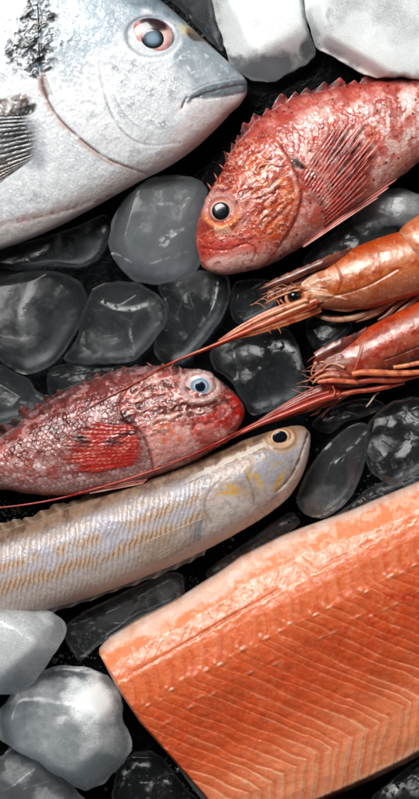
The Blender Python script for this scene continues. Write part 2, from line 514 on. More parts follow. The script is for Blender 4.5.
def tray_mat():
    m, nt, out = node_mat('wet_black_tray')
    L = nt.links
    p = N(nt, 'ShaderNodeBsdfPrincipled'); tc = N(nt, 'ShaderNodeTexCoord')
    n1 = N(nt, 'ShaderNodeTexNoise'); n1.inputs['Scale'].default_value = 120; n1.inputs['Detail'].default_value = 8; n1.inputs['Roughness'].default_value = .65
    n2 = N(nt, 'ShaderNodeTexNoise'); n2.inputs['Scale'].default_value = 28; n2.inputs['Detail'].default_value = 4
    for n in (n1, n2): L.new(tc.outputs['Object'], n.inputs['Vector'])
    r = N(nt, 'ShaderNodeValToRGB')
    r.color_ramp.elements[0].position = .45; r.color_ramp.elements[0].color = (.0010, .0012, .0015, 1)
    r.color_ramp.elements[1].position = .8; r.color_ramp.elements[1].color = (.006, .007, .008, 1)
    L.new(n1.outputs['Fac'], r.inputs['Fac']); L.new(r.outputs['Color'], p.inputs['Base Color'])
    rr = N(nt, 'ShaderNodeMapRange'); rr.inputs['From Min'].default_value = .35; rr.inputs['From Max'].default_value = .65
    rr.inputs['To Min'].default_value = .06; rr.inputs['To Max'].default_value = .22
    L.new(n2.outputs['Fac'], rr.inputs['Value']); L.new(rr.outputs['Result'], p.inputs['Roughness'])
    p.inputs['Specular IOR Level'].default_value = .10
    b = N(nt, 'ShaderNodeBump'); b.inputs['Strength'].default_value = .5; b.inputs['Distance'].default_value = .001
    L.new(n1.outputs['Fac'], b.inputs['Height']); L.new(b.outputs['Normal'], p.inputs['Normal'])
    L.new(p.outputs[0], out.inputs['Surface'])
    return m


def eye_mat(name='wet_eye'):
    return flesh_mat(name, rough=.22, sss=.0, coat=.45, coatr=.03, spec=.35, bump=0.02, vary=.04, rvar=.08)


M_SILVER = flesh_mat('silver_fish_skin', rough=.36, sss=.10, rad=(1, .9, .85), coat=.5, coatr=.18, bump=.10, bsize=1100, vary=.12, metal=.0)
M_RED = flesh_mat('red_fish_skin', rough=.40, sss=.14, rad=(1.4, .5, .35), coat=.5, coatr=.16, bump=.26, bsize=1000, vary=.2)
M_TAN = flesh_mat('tan_fish_skin', rough=.46, sss=.2, rad=(1.2, .8, .6), coat=.28, coatr=.2, bump=.16, bsize=1200, vary=.10)
M_SALMON = flesh_mat('salmon_flesh', rough=.42, sss=.35, rad=(1.8, .6, .3), srad=.0028, coat=.22, coatr=.22, bump=.14, bsize=800, vary=.10)
M_SHELL = flesh_mat('shrimp_shell', rough=.36, sss=.35, rad=(1.8, .7, .4), srad=.0025, coat=.35, coatr=.2, bump=.12, bsize=900, vary=.14)
M_FIN = flesh_mat('fin_membrane', rough=.34, sss=.1, coat=.6, coatr=.1, bump=.3, bsize=1300, vary=.14, alpha=True)
M_EYE = eye_mat()
ICE = {}


def ice_of(d):
    if d not in ICE: ICE[d] = ice_mat(d)
    return ICE[d]


M_TRAY = tray_mat()

# ------------------------------------------------------------------ world, camera, lamps
w = bpy.data.worlds.new('World'); scene.world = w; w.use_nodes = True
w.node_tree.nodes['Background'].inputs['Color'].default_value = (.9, .95, 1, 1)
w.node_tree.nodes['Background'].inputs['Strength'].default_value = .02

cam = bpy.data.cameras.new('camera'); co = bpy.data.objects.new('camera', cam); COL.objects.link(co)
co.location = (0, 0, CAMH * S)
cam.sensor_fit = 'VERTICAL'; cam.sensor_height = 24; cam.lens = 24 / 2 / (399.5 / CAMH)
cam.clip_start = .05; cam.clip_end = 20
scene.camera = co


def area(name, loc, aim, size, power, colr):
    l = bpy.data.lights.new(name, 'AREA'); l.shape = 'RECTANGLE'; l.size = size[0]; l.size_y = size[1]; l.energy = power; l.color = colr
    o = bpy.data.objects.new(name, l); COL.objects.link(o); o.location = loc
    from mathutils import Vector
    o.rotation_euler = (Vector(aim) - Vector(loc)).to_track_quat('-Z', 'Y').to_euler()
    return o


area('key_softbox', (-.32, .56, .92), (0, 0, 0), (.58, .44), 17.0, (1, .985, .965))
area('side_fill', (.75, .35, .55), (0, 0, 0), (.3, .5), .7, (.92, .96, 1))  # weak fill lamp added from the right, no source seen there
vs = scene.view_settings; vs.view_transform = 'Standard'; vs.look = 'None'; vs.exposure = 0; vs.gamma = 1
scene.cycles.use_denoising = True
scene.cycles.max_bounces = 10; scene.cycles.transmission_bounces = 8; scene.cycles.transparent_max_bounces = 8
scene.cycles.sample_clamp_indirect = 4
scene.cycles.volume_bounces = 6; scene.cycles.transparent_max_bounces = 16

# ------------------------------------------------------------------ the tray
g = np.linspace(-1.5, 1.5, 41)
gx, gy = np.meshgrid(g, g, indexing='ij')
Vt = np.stack([gx, gy, gx * 0], -1).reshape(-1, 3)
i = np.arange(40)[:, None] * 41; j = np.arange(40)[None, :]
qt = np.stack([i + j, i + 41 + j, i + 42 + j, i + 1 + j], -1).reshape(-1, 4)
o = bpy.data.objects.new('tabletop', raw_mesh('tabletop', Vt, [qt], M_TRAY)); COL.objects.link(o)
o['kind'] = 'structure'


# ------------------------------------------------------------------ ice
def ice(label, poly, ztop, frost=.04, blobs=(), marks=(), seed=0, z0=0., rim=.10, expo=4.2, rough=1.0, facets=3, dens=None):
    P0 = cr(poly, 240, True)
    P0 = resamp(np.vstack([P0, P0[:1]]), 241)[:-1]
    c = P0.mean(0)
    t = Thing('ice_cube', label, 'ice cube', c[0], c[1], z0 + (ztop - z0) * .45, 'ice cubes scattered around the seafood')
    r_ = np.random.default_rng(100 + seed)
    jit = 1 + .03 * rough * (fbm(P0[:, 0], P0[:, 1], 16, 4, seed) - .5) * 2 + .05 * rough * (worley(P0[:, 0], P0[:, 1], 17, seed)[0] - .45)
    P0 = c + (P0 - c) * jit[:, None]
    K1, K2 = 62, 16
    ph = np.linspace(0, np.pi / 2, K1)
    rt = np.sin(ph) * .5 + .5 * np.linspace(0, 1, K1); rt[0] = .004
    zt = np.clip(1 - rt ** expo, 0, 1) ** (1 / expo)
    rb = np.sin(np.linspace(np.pi / 2, 0.02, K2 + 1))[1:]
    zb = -np.clip(1 - rb ** expo, 0, 1) ** (1 / expo)
    R = np.r_[rt, rb]
    XY = c + (P0 - c)[None] * R[:, None, None]
    zm = z0 + (ztop - z0) * .42
    Z = np.where((np.arange(len(R)) < K1)[:, None], zm + (ztop - zm) * np.r_[zt, zb][:, None], zm + (zm - z0) * np.r_[zt, zb][:, None]) + 0 * XY[..., 0]
    x, y = XY[..., 0], XY[..., 1]
    top = (np.arange(len(R)) < K1)[:, None] & np.ones_like(x, bool)
    def smin(A, Bv, k=1.6):
        h_ = np.clip(.5 + .5 * (Bv - A) / k, 0, 1)
        return Bv + (A - Bv) * h_ - k * h_ * (1 - h_)
    for k in range(facets):
        a = r_.uniform(0, 2 * np.pi); sl = r_.uniform(.04, .34)
        pl = ztop - sl * ((x - c[0]) * math.cos(a) + (y - c[1]) * math.sin(a)) - r_.uniform(0, 4)
        Z = np.where(top, smin(Z, pl, 2.2 if frost < .2 else 4), Z)
    for k in range(7):
        a = (k + r_.uniform(-.3, .3)) * 2 * np.pi / 7
        dd = np.array([math.cos(a), math.sin(a)])
        hs = ((P0 - c) @ dd).max()
        sl = r_.uniform(.9, 2.4)
        pl = zm + sl * (hs * r_.uniform(.93, 1.0) - ((x - c[0]) * dd[0] + (y - c[1]) * dd[1]))
        Z = np.where(top, np.maximum(smin(Z, pl, 1.6 if frost < .2 else 4.5), np.minimum(Z, zm)), Z)
    inner = np.clip((1 - R) * 6, 0, 1)[:, None]
    pw1, _, pid = worley(x * .9 + y * .45, (y * .9 - x * .45) * 1.8, 11, seed + 40)
    pits = (1 - sm(.10, .24, pw1)) * sm(.50, .56, pid) * inner * (0 if frost > .2 else .1)
    f1, f2, cid = worley(x, y, 26, seed)
    dz = 8 * rough * (fbm(x, y, 34, 2, seed + 1) - .5) + .7 * rough * (fbm(x, y, 9, 3, seed + 2) - .5) + .5 * rough * (cid - .5)
    Z = np.where(top, Z + dz * inner, Z)
    Z = np.where(top, Z - 1.1 * pits, Z)
    Z = np.maximum(Z, z0 + .3)
    fr0 = frost if frost > .8 else frost * .6 if frost > .2 else frost * .35 if frost > .1 else frost * .12
    nz_ = fbm(x, y, 24, 4, seed + 3)
    F = fr0 * (.3 + 1.4 * nz_) if fr0 < .2 else np.clip(1 - (1 - fr0) * (.4 + 1.2 * nz_), 0, 1) * (1 - .38 * sm(.46, .74, fbm(x, y, 48, 3, seed + 15)))
    for (bx, by, rx, ry, rot, val) in blobs:
        ca, sa = math.cos(rot), math.sin(rot)
        wx = x + 9 * (fbm(x, y, 12, 3, seed + 4) - .5) * 2; wy = y + 9 * (fbm(x, y, 12, 3, seed + 5) - .5) * 2
        u = ((wx - bx) * ca + (wy - by) * sa) / rx; v = (-(wx - bx) * sa + (wy - by) * ca) / ry
        m = 1 - sm(.45, 1.15, np.hypot(u, v))
        F = F + (val * (.55 if val < .2 else 1.0) - F) * m
    F = F * np.where(top, 1, .12) * (1 - .55 * sm(.84, .98, R)[:, None] * sm(.42, .66, fbm(x, y, 18, 3, seed + 12)))
    F = np.clip(F - .45 * pits * top * (fr0 > .2) + .16 * pits * top * (fr0 < .2), 0, 1)
    edge = sm(.90, .99, R)[:, None] * (.3 + .7 * fbm(x, y, 9, 3, seed + 6)) * top
    F = F + rim * edge * (.16 if fr0 < .1 else .8)
    crack = np.exp(-((f2 - f1) / .035) ** 2) * sm(.5, .62, fbm(x, y, 34, 3, seed + 8))
    F = F + .03 * rough * crack * inner
    for (pts, wd, val) in marks:
        d, tt = pld(x.ravel(), y.ravel(), pts, far=12, smooth=14)
        d = d.reshape(x.shape)
        nz = fbm(x, y, 4, 3, seed + 9)
        F = F + val * np.exp(-(d / wd) ** 2) * sm(.35, .6, nz) * top
        Z = Z - .8 * np.exp(-(d / wd) ** 2) * top
    V = np.stack([x, y, Z], -1).reshape(-1, 3)
    # irregular break-up in plan so the sides are not clean walls
    q = ring_faces(len(R), 240)
    q = orient_top(t, V, q, 20 * 240)
    part(t, 'ice_body', V, q, ice_of(dens or (700 if frost > .8 else 320 if frost > .2 else 24 if frost > .1 else 5 if frost > .04 else 2.5)), None, {'frost': np.clip(F, 0, 1).ravel()})
    # one-piece cube: fold the mesh into the thing itself
    ch = t.o.children[0] if t.o.children else [c_ for c_ in bpy.data.objects if c_.parent == t.o][0]
    me = ch.data; loc = t.o.location.copy(); props = {k: t.o[k] for k in ('label', 'category', 'group')}
    bpy.data.objects.remove(ch); bpy.data.objects.remove(t.o)
    ob = bpy.data.objects.new('ice_cube', me); me.name = 'ice_cube'; COL.objects.link(ob); ob.location = loc
    for k, v in props.items(): ob[k] = v
    return ob


ice('frosted white ice cube touching the nose of the silver fish', [(212, -40), (212, 0), (219, 30), (228, 58), (238, 73), (256, 81), (276, 79), (298, 69), (312, 60), (316, 50), (309, 34), (305, 12), (304, -40), (260, -55)], 62,
    .90, [(266, 72, 46, 20, -.15, .05), (308, 50, 10, 18, .2, .06), (236, 66, 12, 12, 0, .12)], seed=1, rim=.15, rough=.8, dens=110)
ice('big smooth white ice cube lying over the back of the upper red fish', [(306, -35), (305, 0), (309, 22), (316, 45), (334, 57), (352, 67), (372, 77), (400, 78), (440, 76), (450, 20), (430, -40), (370, -55)], 96,
    .93, [(314, 44, 9, 18, .1, .12), (345, 66, 30, 5, .35, .45), (330, 20, 5, 10, .4, .6)], z0=30, seed=2, rim=.1, rough=.7)
ice('clear dark ice cube behind the forehead of the silver fish', [(150, -30), (163, -6), (185, 14), (205, 36), (222, 52), (224, 40), (219, 15), (212, -30), (180, -50)], 30, .05, seed=3, rim=.14, rough=1.4)
ice('rounded grey ice cube between the silver fish belly and the upper red fish eye', [(150, 178), (172, 175), (196, 178), (207, 188), (206, 205), (203, 235), (202, 262), (190, 276), (162, 284), (138, 282), (120, 268), (109, 248), (110, 228), (118, 208), (132, 192)], 52,
    .115, [(172, 205, 38, 24, .3, .13)], [([(183, 230), (170, 238), (166, 246), (160, 243), (172, 232)], 1.6, .35), ([(110, 252), (120, 256), (132, 263)], 1.0, .4), ([(160, 205), (178, 204), (192, 198)], 1.5, .2), ([(150, 264), (170, 258), (188, 252)], 1.0, .12)], seed=4, rim=.12, rough=.7)
ice('large smooth dark ice cube at the left, above the smaller one', [(-25, 285), (0, 277), (30, 271), (58, 272), (80, 282), (88, 300), (80, 325), (66, 350), (50, 366), (30, 374), (12, 370), (-10, 350), (-30, 320)], 46,
    .035, [(28, 325, 10, 32, 0, .085)], [([(6, 366), (18, 372), (34, 373), (46, 366)], 2.2, .45)], seed=5, rim=.06, rough=.5)  # tall soft glow and bright bottom edge: reflected light painted as frost
ice('dark ice cube with white scratches above the left red fish back', [(92, 290), (112, 281), (140, 284), (160, 298), (167, 316), (160, 334), (146, 350), (130, 362), (104, 364), (78, 364), (64, 358), (76, 338), (84, 312)], 42,
    .045, [(110, 345, 22, 14, .2, .10), (156, 312, 8, 20, 0, .14)], [([(102, 301), (114, 307), (130, 309), (146, 305)], 2.0, .4), ([(130, 330), (134, 350), (128, 360), (110, 361)], 1.5, .35), ([(150, 300), (160, 312), (156, 330)], 2.5, .18), ([(128, 358), (134, 353), (126, 350)], 1.5, .4)], seed=6, rim=.16, rough=1.1)
ice('small grey ice cube in the left corner above the red fish tail', [(-30, 360), (0, 364), (18, 374), (30, 380), (36, 390), (46, 397), (46, 407), (36, 414), (14, 422), (-20, 426), (-40, 395)], 44,
    .05, [(40, 400, 7, 9, 0, .10)], [([(22, 402), (32, 404)], 1.4, .3), ([(38, 396), (44, 400)], 1.4, .35)], seed=7, rim=.10, rough=.7)
ice('dark ice cube beneath the tip of the long shrimp feelers', [(158, 285), (180, 273), (206, 271), (228, 276), (230, 296), (222, 318), (206, 340), (188, 360), (168, 366), (154, 352), (158, 330), (166, 308)], 36,
    .030, [(190, 283, 24, 12, 0, .065)], [([(216, 282), (212, 305), (198, 330)], 2.0, .12)], seed=8, rim=.08, rough=.8)
ice('dark ice cube with a frosted ridge, between the two shrimps and the left red fish', [(212, 350), (232, 336), (258, 328), (284, 328), (298, 344), (304, 366), (308, 388), (296, 402), (268, 412), (250, 415), (242, 400), (228, 380), (214, 368)], 40,
    .032, [(240, 352, 22, 14, -.3, .07)], [([(262, 346), (280, 345), (294, 352), (299, 368)], 4.0, .28), ([(280, 345), (294, 352)], 2.5, .3), ([(250, 410), (275, 404), (298, 396)], 6, .10)], seed=9, rim=.08, rough=1.1)
ice('blackish ice cube under the belly of the upper red fish and above the upper shrimp', [(302, 264), (316, 246), (334, 232), (350, 221), (374, 216), (394, 220), (402, 234), (372, 246), (340, 258), (318, 266)], 34,
    .055, [(372, 222, 22, 8, -.2, .12)], [([(364, 232), (370, 224), (384, 220)], 3, .3)], seed=10, rim=.10, rough=1.2)
ice('grey ice cube wedged below the red fish belly at the right', [(352, 218), (366, 204), (384, 192), (402, 188), (418, 194), (440, 196), (444, 226), (416, 228), (396, 226), (372, 226)], 44,
    .17, [(400, 206, 22, 14, 0, .24)], seed=11, rim=.12, rough=.9)
ice('slanted grey translucent ice cube beside the head of the tan fish', [(297, 506), (298, 492), (310, 466), (326, 446), (344, 430), (362, 423), (370, 432), (367, 456), (358, 484), (344, 505), (326, 517), (312, 518)], 44,
    .075, [(322, 502, 22, 16, -.5, .13)], [([(324, 450), (330, 444)], 1.2, .35), ([(347, 450), (352, 446), (366, 432)], 1.2, .3), ([(334, 462), (336, 458)], 1.5, .4), ([(298, 512), (314, 517), (330, 511), (344, 500)], 1.2, .3)], seed=12, rim=.10, rough=.6)  # last mark: light along the bottom edge, painted as frost
ice('nearly black clear ice cube at the right below the lower shrimp', [(364, 442), (374, 415), (396, 400), (424, 396), (450, 410), (446, 456), (420, 474), (390, 484), (370, 470)], 34,
    .018, [(412, 420, 18, 10, .3, .05)], [([(404, 408), (414, 418), (424, 420)], 1.8, .12), ([(400, 468), (412, 462)], 2.5, .12)], seed=13, rim=.07, rough=1.2)
ice('frosted ice cube resting on the belly of the tan fish', [(-30, 602), (0, 600), (20, 598), (36, 605), (54, 614), (66, 624), (64, 640), (52, 656), (42, 672), (24, 690), (0, 695), (-35, 690), (-50, 640)], 76,
    .34, [(14, 640, 34, 40, 0, .56), (58, 632, 9, 18, .3, .13), (20, 606, 26, 9, 0, .38)], z0=18, seed=14, rim=.10, rough=.6, dens=140)
ice('frosty white ice cube left of the salmon corner', [(-2, 738), (-4, 716), (14, 692), (36, 672), (64, 666), (92, 670), (112, 680), (122, 698), (124, 722), (133, 742), (127, 760), (112, 776), (96, 788), (84, 792), (60, 777), (36, 760), (14, 748)], 58,
    .26, [(92, 702, 32, 26, .5, .95), (100, 738, 26, 22, 0, .48), (75, 765, 40, 18, .6, .22), (18, 715, 17, 34, .5, .05), (66, 672, 30, 7, 0, .06)], [([(40, 672), (64, 669), (92, 673)], 1.3, .4)], seed=15, rim=.25, rough=1.0, dens=50)
ice('speckled grey ice cube in the bottom left corner below the frosty one', [(-25, 772), (0, 756), (16, 748), (36, 758), (58, 776), (78, 792), (90, 812), (70, 840), (20, 850), (-30, 830)], 52,
    .14, [(16, 770, 16, 14, 0, .2), (50, 800, 20, 14, .4, .25), (12, 792, 12, 10, .4, .05)], seed=16, rim=.30, rough=1.5, dens=14)
ice('black grainy ice cube between the tan fish belly and the salmon corner', [(67, 648), (66, 626), (84, 612), (112, 598), (146, 582), (174, 572), (184, 580), (182, 596), (162, 608), (138, 618), (116, 634), (98, 646), (80, 660)], 30,
    .055, [(165, 588, 18, 12, -.4, .085), (120, 612, 40, 10, -.45, .06)], [([(68, 640), (80, 656), (96, 648)], 1.2, .22)], seed=17, rim=.10, rough=1.3)
ice('dim ice cube in shade under the silver fish belly', [(-20, 262), (6, 246), (40, 238), (76, 226), (104, 214), (112, 226), (104, 250), (84, 266), (50, 266), (16, 270)], 24, .022, seed=18, rim=.04, rough=.8)
ice('dark broken ice cube below the cut end of the salmon', [(118, 768), (136, 752), (156, 752), (172, 770), (188, 790), (200, 806), (190, 830), (140, 830), (112, 800)], 24,
    .02, [], [([(124, 772), (136, 764), (148, 764)], 2, .35), ([(160, 778), (170, 782)], 1.6, .35)], seed=19, rim=.14, rough=1.6)
ice('sparkling dark ice cube under the lower right edge of the salmon', [(372, 800), (384, 786), (404, 770), (430, 756), (460, 770), (455, 815), (420, 830), (386, 825)], 28,
    .07, [], [([(388, 792), (402, 784), (414, 790)], 5, .3)], seed=20, rim=.12, rough=1.8)
ice('dark ice cube between the upper and the lower shrimp', [(306, 322), (320, 314), (342, 316), (352, 326), (340, 340), (322, 350), (310, 344)], 22, .025, [], [([(314, 326), (330, 320)], 2, .06)], seed=21, rim=.06)

ice('dark ice cube in the gap between the tan fish chin and the salmon top edge', [(206, 572), (226, 556), (252, 538), (276, 520), (292, 512), (300, 522), (284, 536), (258, 552), (232, 566), (216, 580)], 26, .05, [(270, 530, 16, 10, -.5, .06)], [([(214, 570), (240, 556), (262, 542)], 1.4, .12), ([(280, 524), (294, 518)], 1.2, .2)], seed=22, rim=.10, rough=1.2)
ice('black ice cube left of the upper shrimp eye under the red fish chin', [(234, 284), (250, 279), (270, 280), (282, 290), (276, 306), (258, 318), (240, 324), (230, 310)], 24, .035, [], [([(240, 318), (256, 310), (270, 302)], 1.6, .12)], seed=23, rim=.08)
ice('low black ice cube under the legs of the lower shrimp', [(312, 424), (330, 408), (352, 400), (374, 398), (384, 406), (366, 416), (346, 422), (328, 434)], 22, .03, [], [([(330, 414), (350, 406), (370, 404)], 1.6, .14)], seed=24, rim=.10, rough=1.2)
ice('low dark ice cube in the gap beside the right end of the salmon top edge', [(330, 520), (350, 504), (372, 486), (400, 478), (424, 474), (424, 486), (396, 496), (366, 508), (342, 522)], 22, .05, [], [([(352, 506), (376, 492), (402, 484)], 1.6, .2)], seed=25, rim=.10, rough=1.4)
ice('dark sliver of ice in the gap above the back fin of the left red fish', [(48, 372), (66, 364), (100, 368), (126, 366), (120, 374), (92, 380), (64, 392), (50, 396)], 22, .03, [], [([(62, 376), (90, 371), (112, 369)], 1.4, .12)], seed=26, rim=.10)

# loose slush and chips of ice on the tray: nobody could count them
Vs, Qs, off = [], [], 0
spots = [(130, 770, 22), (395, 790, 20), (250, 540, 26), (185, 780, 18), (370, 500, 22), (400, 480, 24), (75, 660, 14), (270, 560, 20), (330, 522, 14), (190, 590, 14), (95, 640, 12), (8, 505, 10), (18, 515, 10), (200, 20, 18), (330, 395, 20), (385, 470, 20)]
for (sx, sy, sp) in spots:
    for k in range(60):
        px, py = sx + rng.normal() * sp, sy + rng.normal() * sp * .7
        r = rng.uniform(.3, 1.3) * (2.2 if rng.random() < .08 else 1)
        h = r * rng.uniform(.5, 1.1); a0 = rng.uniform(0, 6)
        m = 6
        a = a0 + np.linspace(0, 2 * np.pi, m, endpoint=False)
        rr = r * (1 + .35 * rng.normal(size=m))
        rings = [(1.0, 0.0), (.9, .55), (.35, 1.0)]
        for (f, zf) in rings:
            Vs.append(np.c_[px + np.cos(a) * rr * f, py + np.sin(a) * rr * f, np.full(m, .2 + zf * h)])
        i = np.arange(2)[:, None] * m; j = np.arange(m)[None]; j2 = (j + 1) % m
        Qs.append((off + np.stack([i + j, i + m + j, i + m + j2, i + j2], -1)).reshape(-1, 4))
        Qs.append(off + 2 * m + np.array([[0, 5, 4, 3], [0, 3, 2, 1]]))
        off += 3 * m
Vs = np.vstack(Vs)
Ws = np.c_[(Vs[:, 0] - CX) * S, (CY - Vs[:, 1]) * S, Vs[:, 2] * S]
o = bpy.data.objects.new('ice_chips', raw_mesh('ice_chips', Ws, [np.vstack(Qs)[:, ::-1]], ice_of(30), None, {'frost': rng.uniform(.0, .4, len(Ws))}, smooth=False)); COL.objects.link(o)
o['kind'] = 'stuff'; o['label'] = 'tiny chips and drops of ice scattered on the black tray'; o['category'] = 'ice chips'

# ------------------------------------------------------------------ salmon fillet
sal = Thing('salmon_fillet', 'thick orange salmon fillet with pale fat lines, flesh side up', 'salmon fillet', 270, 670, 46)
ea = np.array([.895, -.446]); eb = np.array([.446, .895]); o0 = np.array([97., 650.])
NA, NB = 640, 400
A1 = 440.
bs = np.linspace(0, 1, NB)
tb = np.interp(np.linspace(0, 1, NA) * A1, [0, 15, 50, 97, 140, 170, 215, 260, 300, 362, 440], [1, -5, -8, -9, -14, -19, -19, -14, -10, -6, -2])
bb = np.interp(np.linspace(0, 1, NA) * A1, [0, 60, 156, 200, 239, 300, 440], [226, 238, 243, 243.5, 242, 236, 220])
al = np.interp(1 + 230 * np.linspace(0, 1, NB), [-20, 0, 6, 40, 86, 130, 182, 207, 226, 245], [8, 1, -1, 0, 5, 16, 29, 34, 42, 60])
ia = np.linspace(0, 1, NA)[:, None]
Bm = tb[:, None] + (bb - tb)[:, None] * bs[None]
Am = al[None] + (A1 - al[None]) * ia
Am = Am + 1.2 * (fbm(Bm, Bm * 0 + 3, 14, 3, 4) - .5) * 2 * (1 - sm(0, .04, ia))
X = o0[0] + Am * ea[0] + Bm * eb[0]; Y = o0[1] + Am * ea[1] + Bm * eb[1]
x, y, a, b = X.ravel(), Y.ravel(), Am.ravel(), Bm.ravel()
db = np.broadcast_to((bs[None] * 0 + 1) * (Bm - tb[:, None]), Bm.shape).ravel(); de = (bb[:, None] - Bm).ravel(); da = (Am - al[None]).ravel()
# height: side strip climbs to the loin ridge, then falls to a hollow, then the thin belly side
prof = np.interp(b, [-20, 0, 12, 30, 40, 64, 85, 110, 145, 170, 195, 215, 235, 245], [0, 3, 8, 14, 16, 17, 14, 8, 1, -2, -3, -5, -10, -14])
z = 52 + prof
nw = fbm(x, y, 60, 3, 5) - .5
z += 5 * nw
rt_ = lambda d, r: np.sqrt(np.clip(1 - (1 - np.clip(d / r, 0, 1)) ** 2, 0, 1))
hgt = np.minimum(np.minimum(rt_(db, 9) * .75 + .25 * sm(0, 26, db), rt_(de, 10)), rt_(da + .4, 5))
# flake lines
gl = np.interp(a, [0, 57, 145, 213, 300, 440], [38.5, 37, 31, 28, 27, 26])
b_ = b; b = b + 8 * (fbm(x, y, 26, 3, 79) - .5) * sm(120, 170, b)
fb = np.where(b < gl, np.interp(gl - b, [0, 12, 26, 60], [0, 14, 38, 90]),
              np.interp(b - gl, [0, 10, 22, 30, 36, 48, 80, 120, 161, 185, 215, 240], [0, 1.0, -3, -7, -5, 6, 30, 62, 96, 80, 58, 40]))
b = b_
wv = 6.5 * (fbm(x, y, 55, 2, 11) - .5) + 1.6 * (fbm(x, y, 11, 3, 12) - .5)
PA = 13.6
ph = (a - fb + wv) / PA
ph = ph + .55 * (vnoise(ph * .8, ph * 0 + 2, 77) - .5) + .25 * (vnoise(ph * 1.1, b * .03, 78) - .5)
fr = ph - np.floor(ph); dl = np.minimum(fr, 1 - fr) * PA
lid = hsh(np.floor(ph + .5), np.zeros(len(ph)), 5)
lw = np.interp(b, [-20, 20, 60, 90, 130, 175, 195, 245], [1.4, 1.5, 1.6, 1.2, 1.3, 1.7, 2.2, 2.5])
lw = lw * .72
lk = .74 * np.interp(b, [-20, 0, 12, 36, 56, 66, 74, 100, 140, 170, 195, 225, 236], [0, .04, .16, .26, .26, .18, .12, .22, .34, .48, .72, .72, .3]) * (.55 + .8 * lid) * (.25 + .95 * sm(.32, .6, fbm(x, y, 16, 4, 15)))
line = np.exp(-(dl / lw) ** 2) * lk
pc = Paint(x, y, '#d6603c')
base = np.stack([np.interp(b, [-20, 10, 30, 60, 85, 115, 150, 175, 200, 240], [int(h[k:k + 2], 16) / 255 for h in ['ee9e78', 'ee8e60', 'ec7c48', 'e86c38', 'e05a2a', 'da5022', 'e06030', 'e87a4a', 'f09062', 'f09668']]) for k in (0, 2, 4)], 1)  # deeper orange across the hollow: own red plus painted shade
pc.c[:] = base
mott = fbm(x, y, 22, 4, 21); fine = fbm(x, y, 5, 3, 22)
pc.mix('#bc4a2a', sm(.52, .75, mott) * .22 * sm(60, 100, b) * (1 - sm(160, 190, b)))
pc.mix('#ee9c7c', sm(.55, .8, fine) * .18)
pc.mix('#b84a2c', sm(.58, .85, fbm(x, y, 7, 3, 25)) * .10)
pc.mix('#e8906a', sm(.52, .68, fbm(x, y, 3.2, 3, 26)) * .25 * sm(60, 80, b) * sm(150, 110, b))
# fibres run along the flakes
fib = fbm(ph * 9 + 3 * fine, b * .12, 1.0, 2, 33)
pc.mix('#f0aa86', sm(.55, .8, fib) * .18)
pc.mix('#b4421f', np.exp(-((fr - .22) / .16) ** 2) * .28 * sm(20, 60, b)); pc.mix('#f4bc9a', (np.exp(-((1 - fr) / .30) ** 2) + np.exp(-(fr / .10) ** 2) * .6) * .55 * lk)  # each flake shaded darker along one side in the colour
pc.mix('#f5c4a4', line * .72)
# pale side strip of fat, its border broken
bd = np.interp(a, [-5, 20, 60, 110, 150, 200, 260, 330, 440], [5, 7, 9, 8, 4, -6, -6, -2, 0]) + 7 * (fbm(x, y, 14, 4, 41) - .5) * 2 + 4 * (fbm(x, y, 5, 2, 42) - .5)
strip = 1 - sm(-3, 3.5, b - bd)
pc.mix('#efc9b6', strip * .92)
pc.mix('#e0a080', strip * sm(.56, .72, fbm(x, y, 12, 3, 43)) * .5)
pc.mix('#f6dccf', strip * sm(.5, .7, fbm(x, y, 6, 3, 44)) * .6)
fluff = np.exp(-((b - bd - 7) / 9) ** 2) * sm(.52, .66, fbm(x, y, 7, 4, 45))
pc.mix('#f4c6ac', fluff * .75)
# main seam and pin-bone dots
seam = np.exp(-((b - gl + 2.5 * (fine - .5) * 2 + 3 * (fbm(a, a * 0, 12, 3, 49) - .5)) / 1.5) ** 2) * (.5 + .5 * sm(.35, .55, fbm(x, y, 18, 3, 46)))
pc.mix('#f6c4a4', seam * .5)
seam2 = np.exp(-((b - gl + 3) / 1.8) ** 2) * (np.exp(-((a - 128) / 26) ** 2) + .4 * sm(.55, .68, fbm(x, y, 30, 2, 47)))
pc.mix('#b84a24', seam2 * .7)
dots = np.zeros(len(x)); hl = np.zeros(len(x))
for k in range(26):
    ak = 22 + k * 13.6 + 2.5 * (rng.random() - .5); bk = 69 - 6 * sm(20, 110, ak) + 9 * (rng.random() - .5); ds = rng.uniform(.05, 1.0)
    for (oa, ob, wa, wb, s_) in ((0, 0, 4.2, 1.8, 1), (-4, -4, 2.2, 2.6, .8)):
        d = ((a - ak - oa) / wa) ** 2 + ((b - bk - ob) / wb) ** 2
        m = np.exp(-d * rng.uniform(.9, 2.2)) * s_ * ds
        dots = np.maximum(dots, m)
    if rng.random() < .6:
        dots = np.maximum(dots, .45 * np.exp(-(((a - ak - 9) / 5) ** 2 + ((b - bk - 24) / 1.6) ** 2)))
pc.mix('#f8d4b8', dots * .7)
for (bx, by, rx, ry) in ((371, 618, 4, 7), (405, 596, 12, 3), (392, 596, 14, 2.5)):
    pc.mix('#c0180f', np.exp(-(((x - bx) / rx) ** 2 + ((y - by) / ry) ** 2)) * .75 * sm(.35, .6, fbm(x, y, 4, 3, 48)))
# pale fat border of the belly side and the cut end
fat = sm(14, 7, de + 7 * (fbm(a, b, 22, 3, 51) - .5) * 2) * sm(30, 80, a)
pc.mix('#f0b898', fat * .75)
seg = np.abs(((a / 30) % 1) - .5)
pc.mix('#d96f4c', sm(8.5, 5.5, de) * sm(.0, .25, seg) * sm(.42, .55, fbm(a, b * .3, 18, 3, 52)) * .65)
pc.mix('#e8906a', (1 - sm(0, 5, da)) * .4)
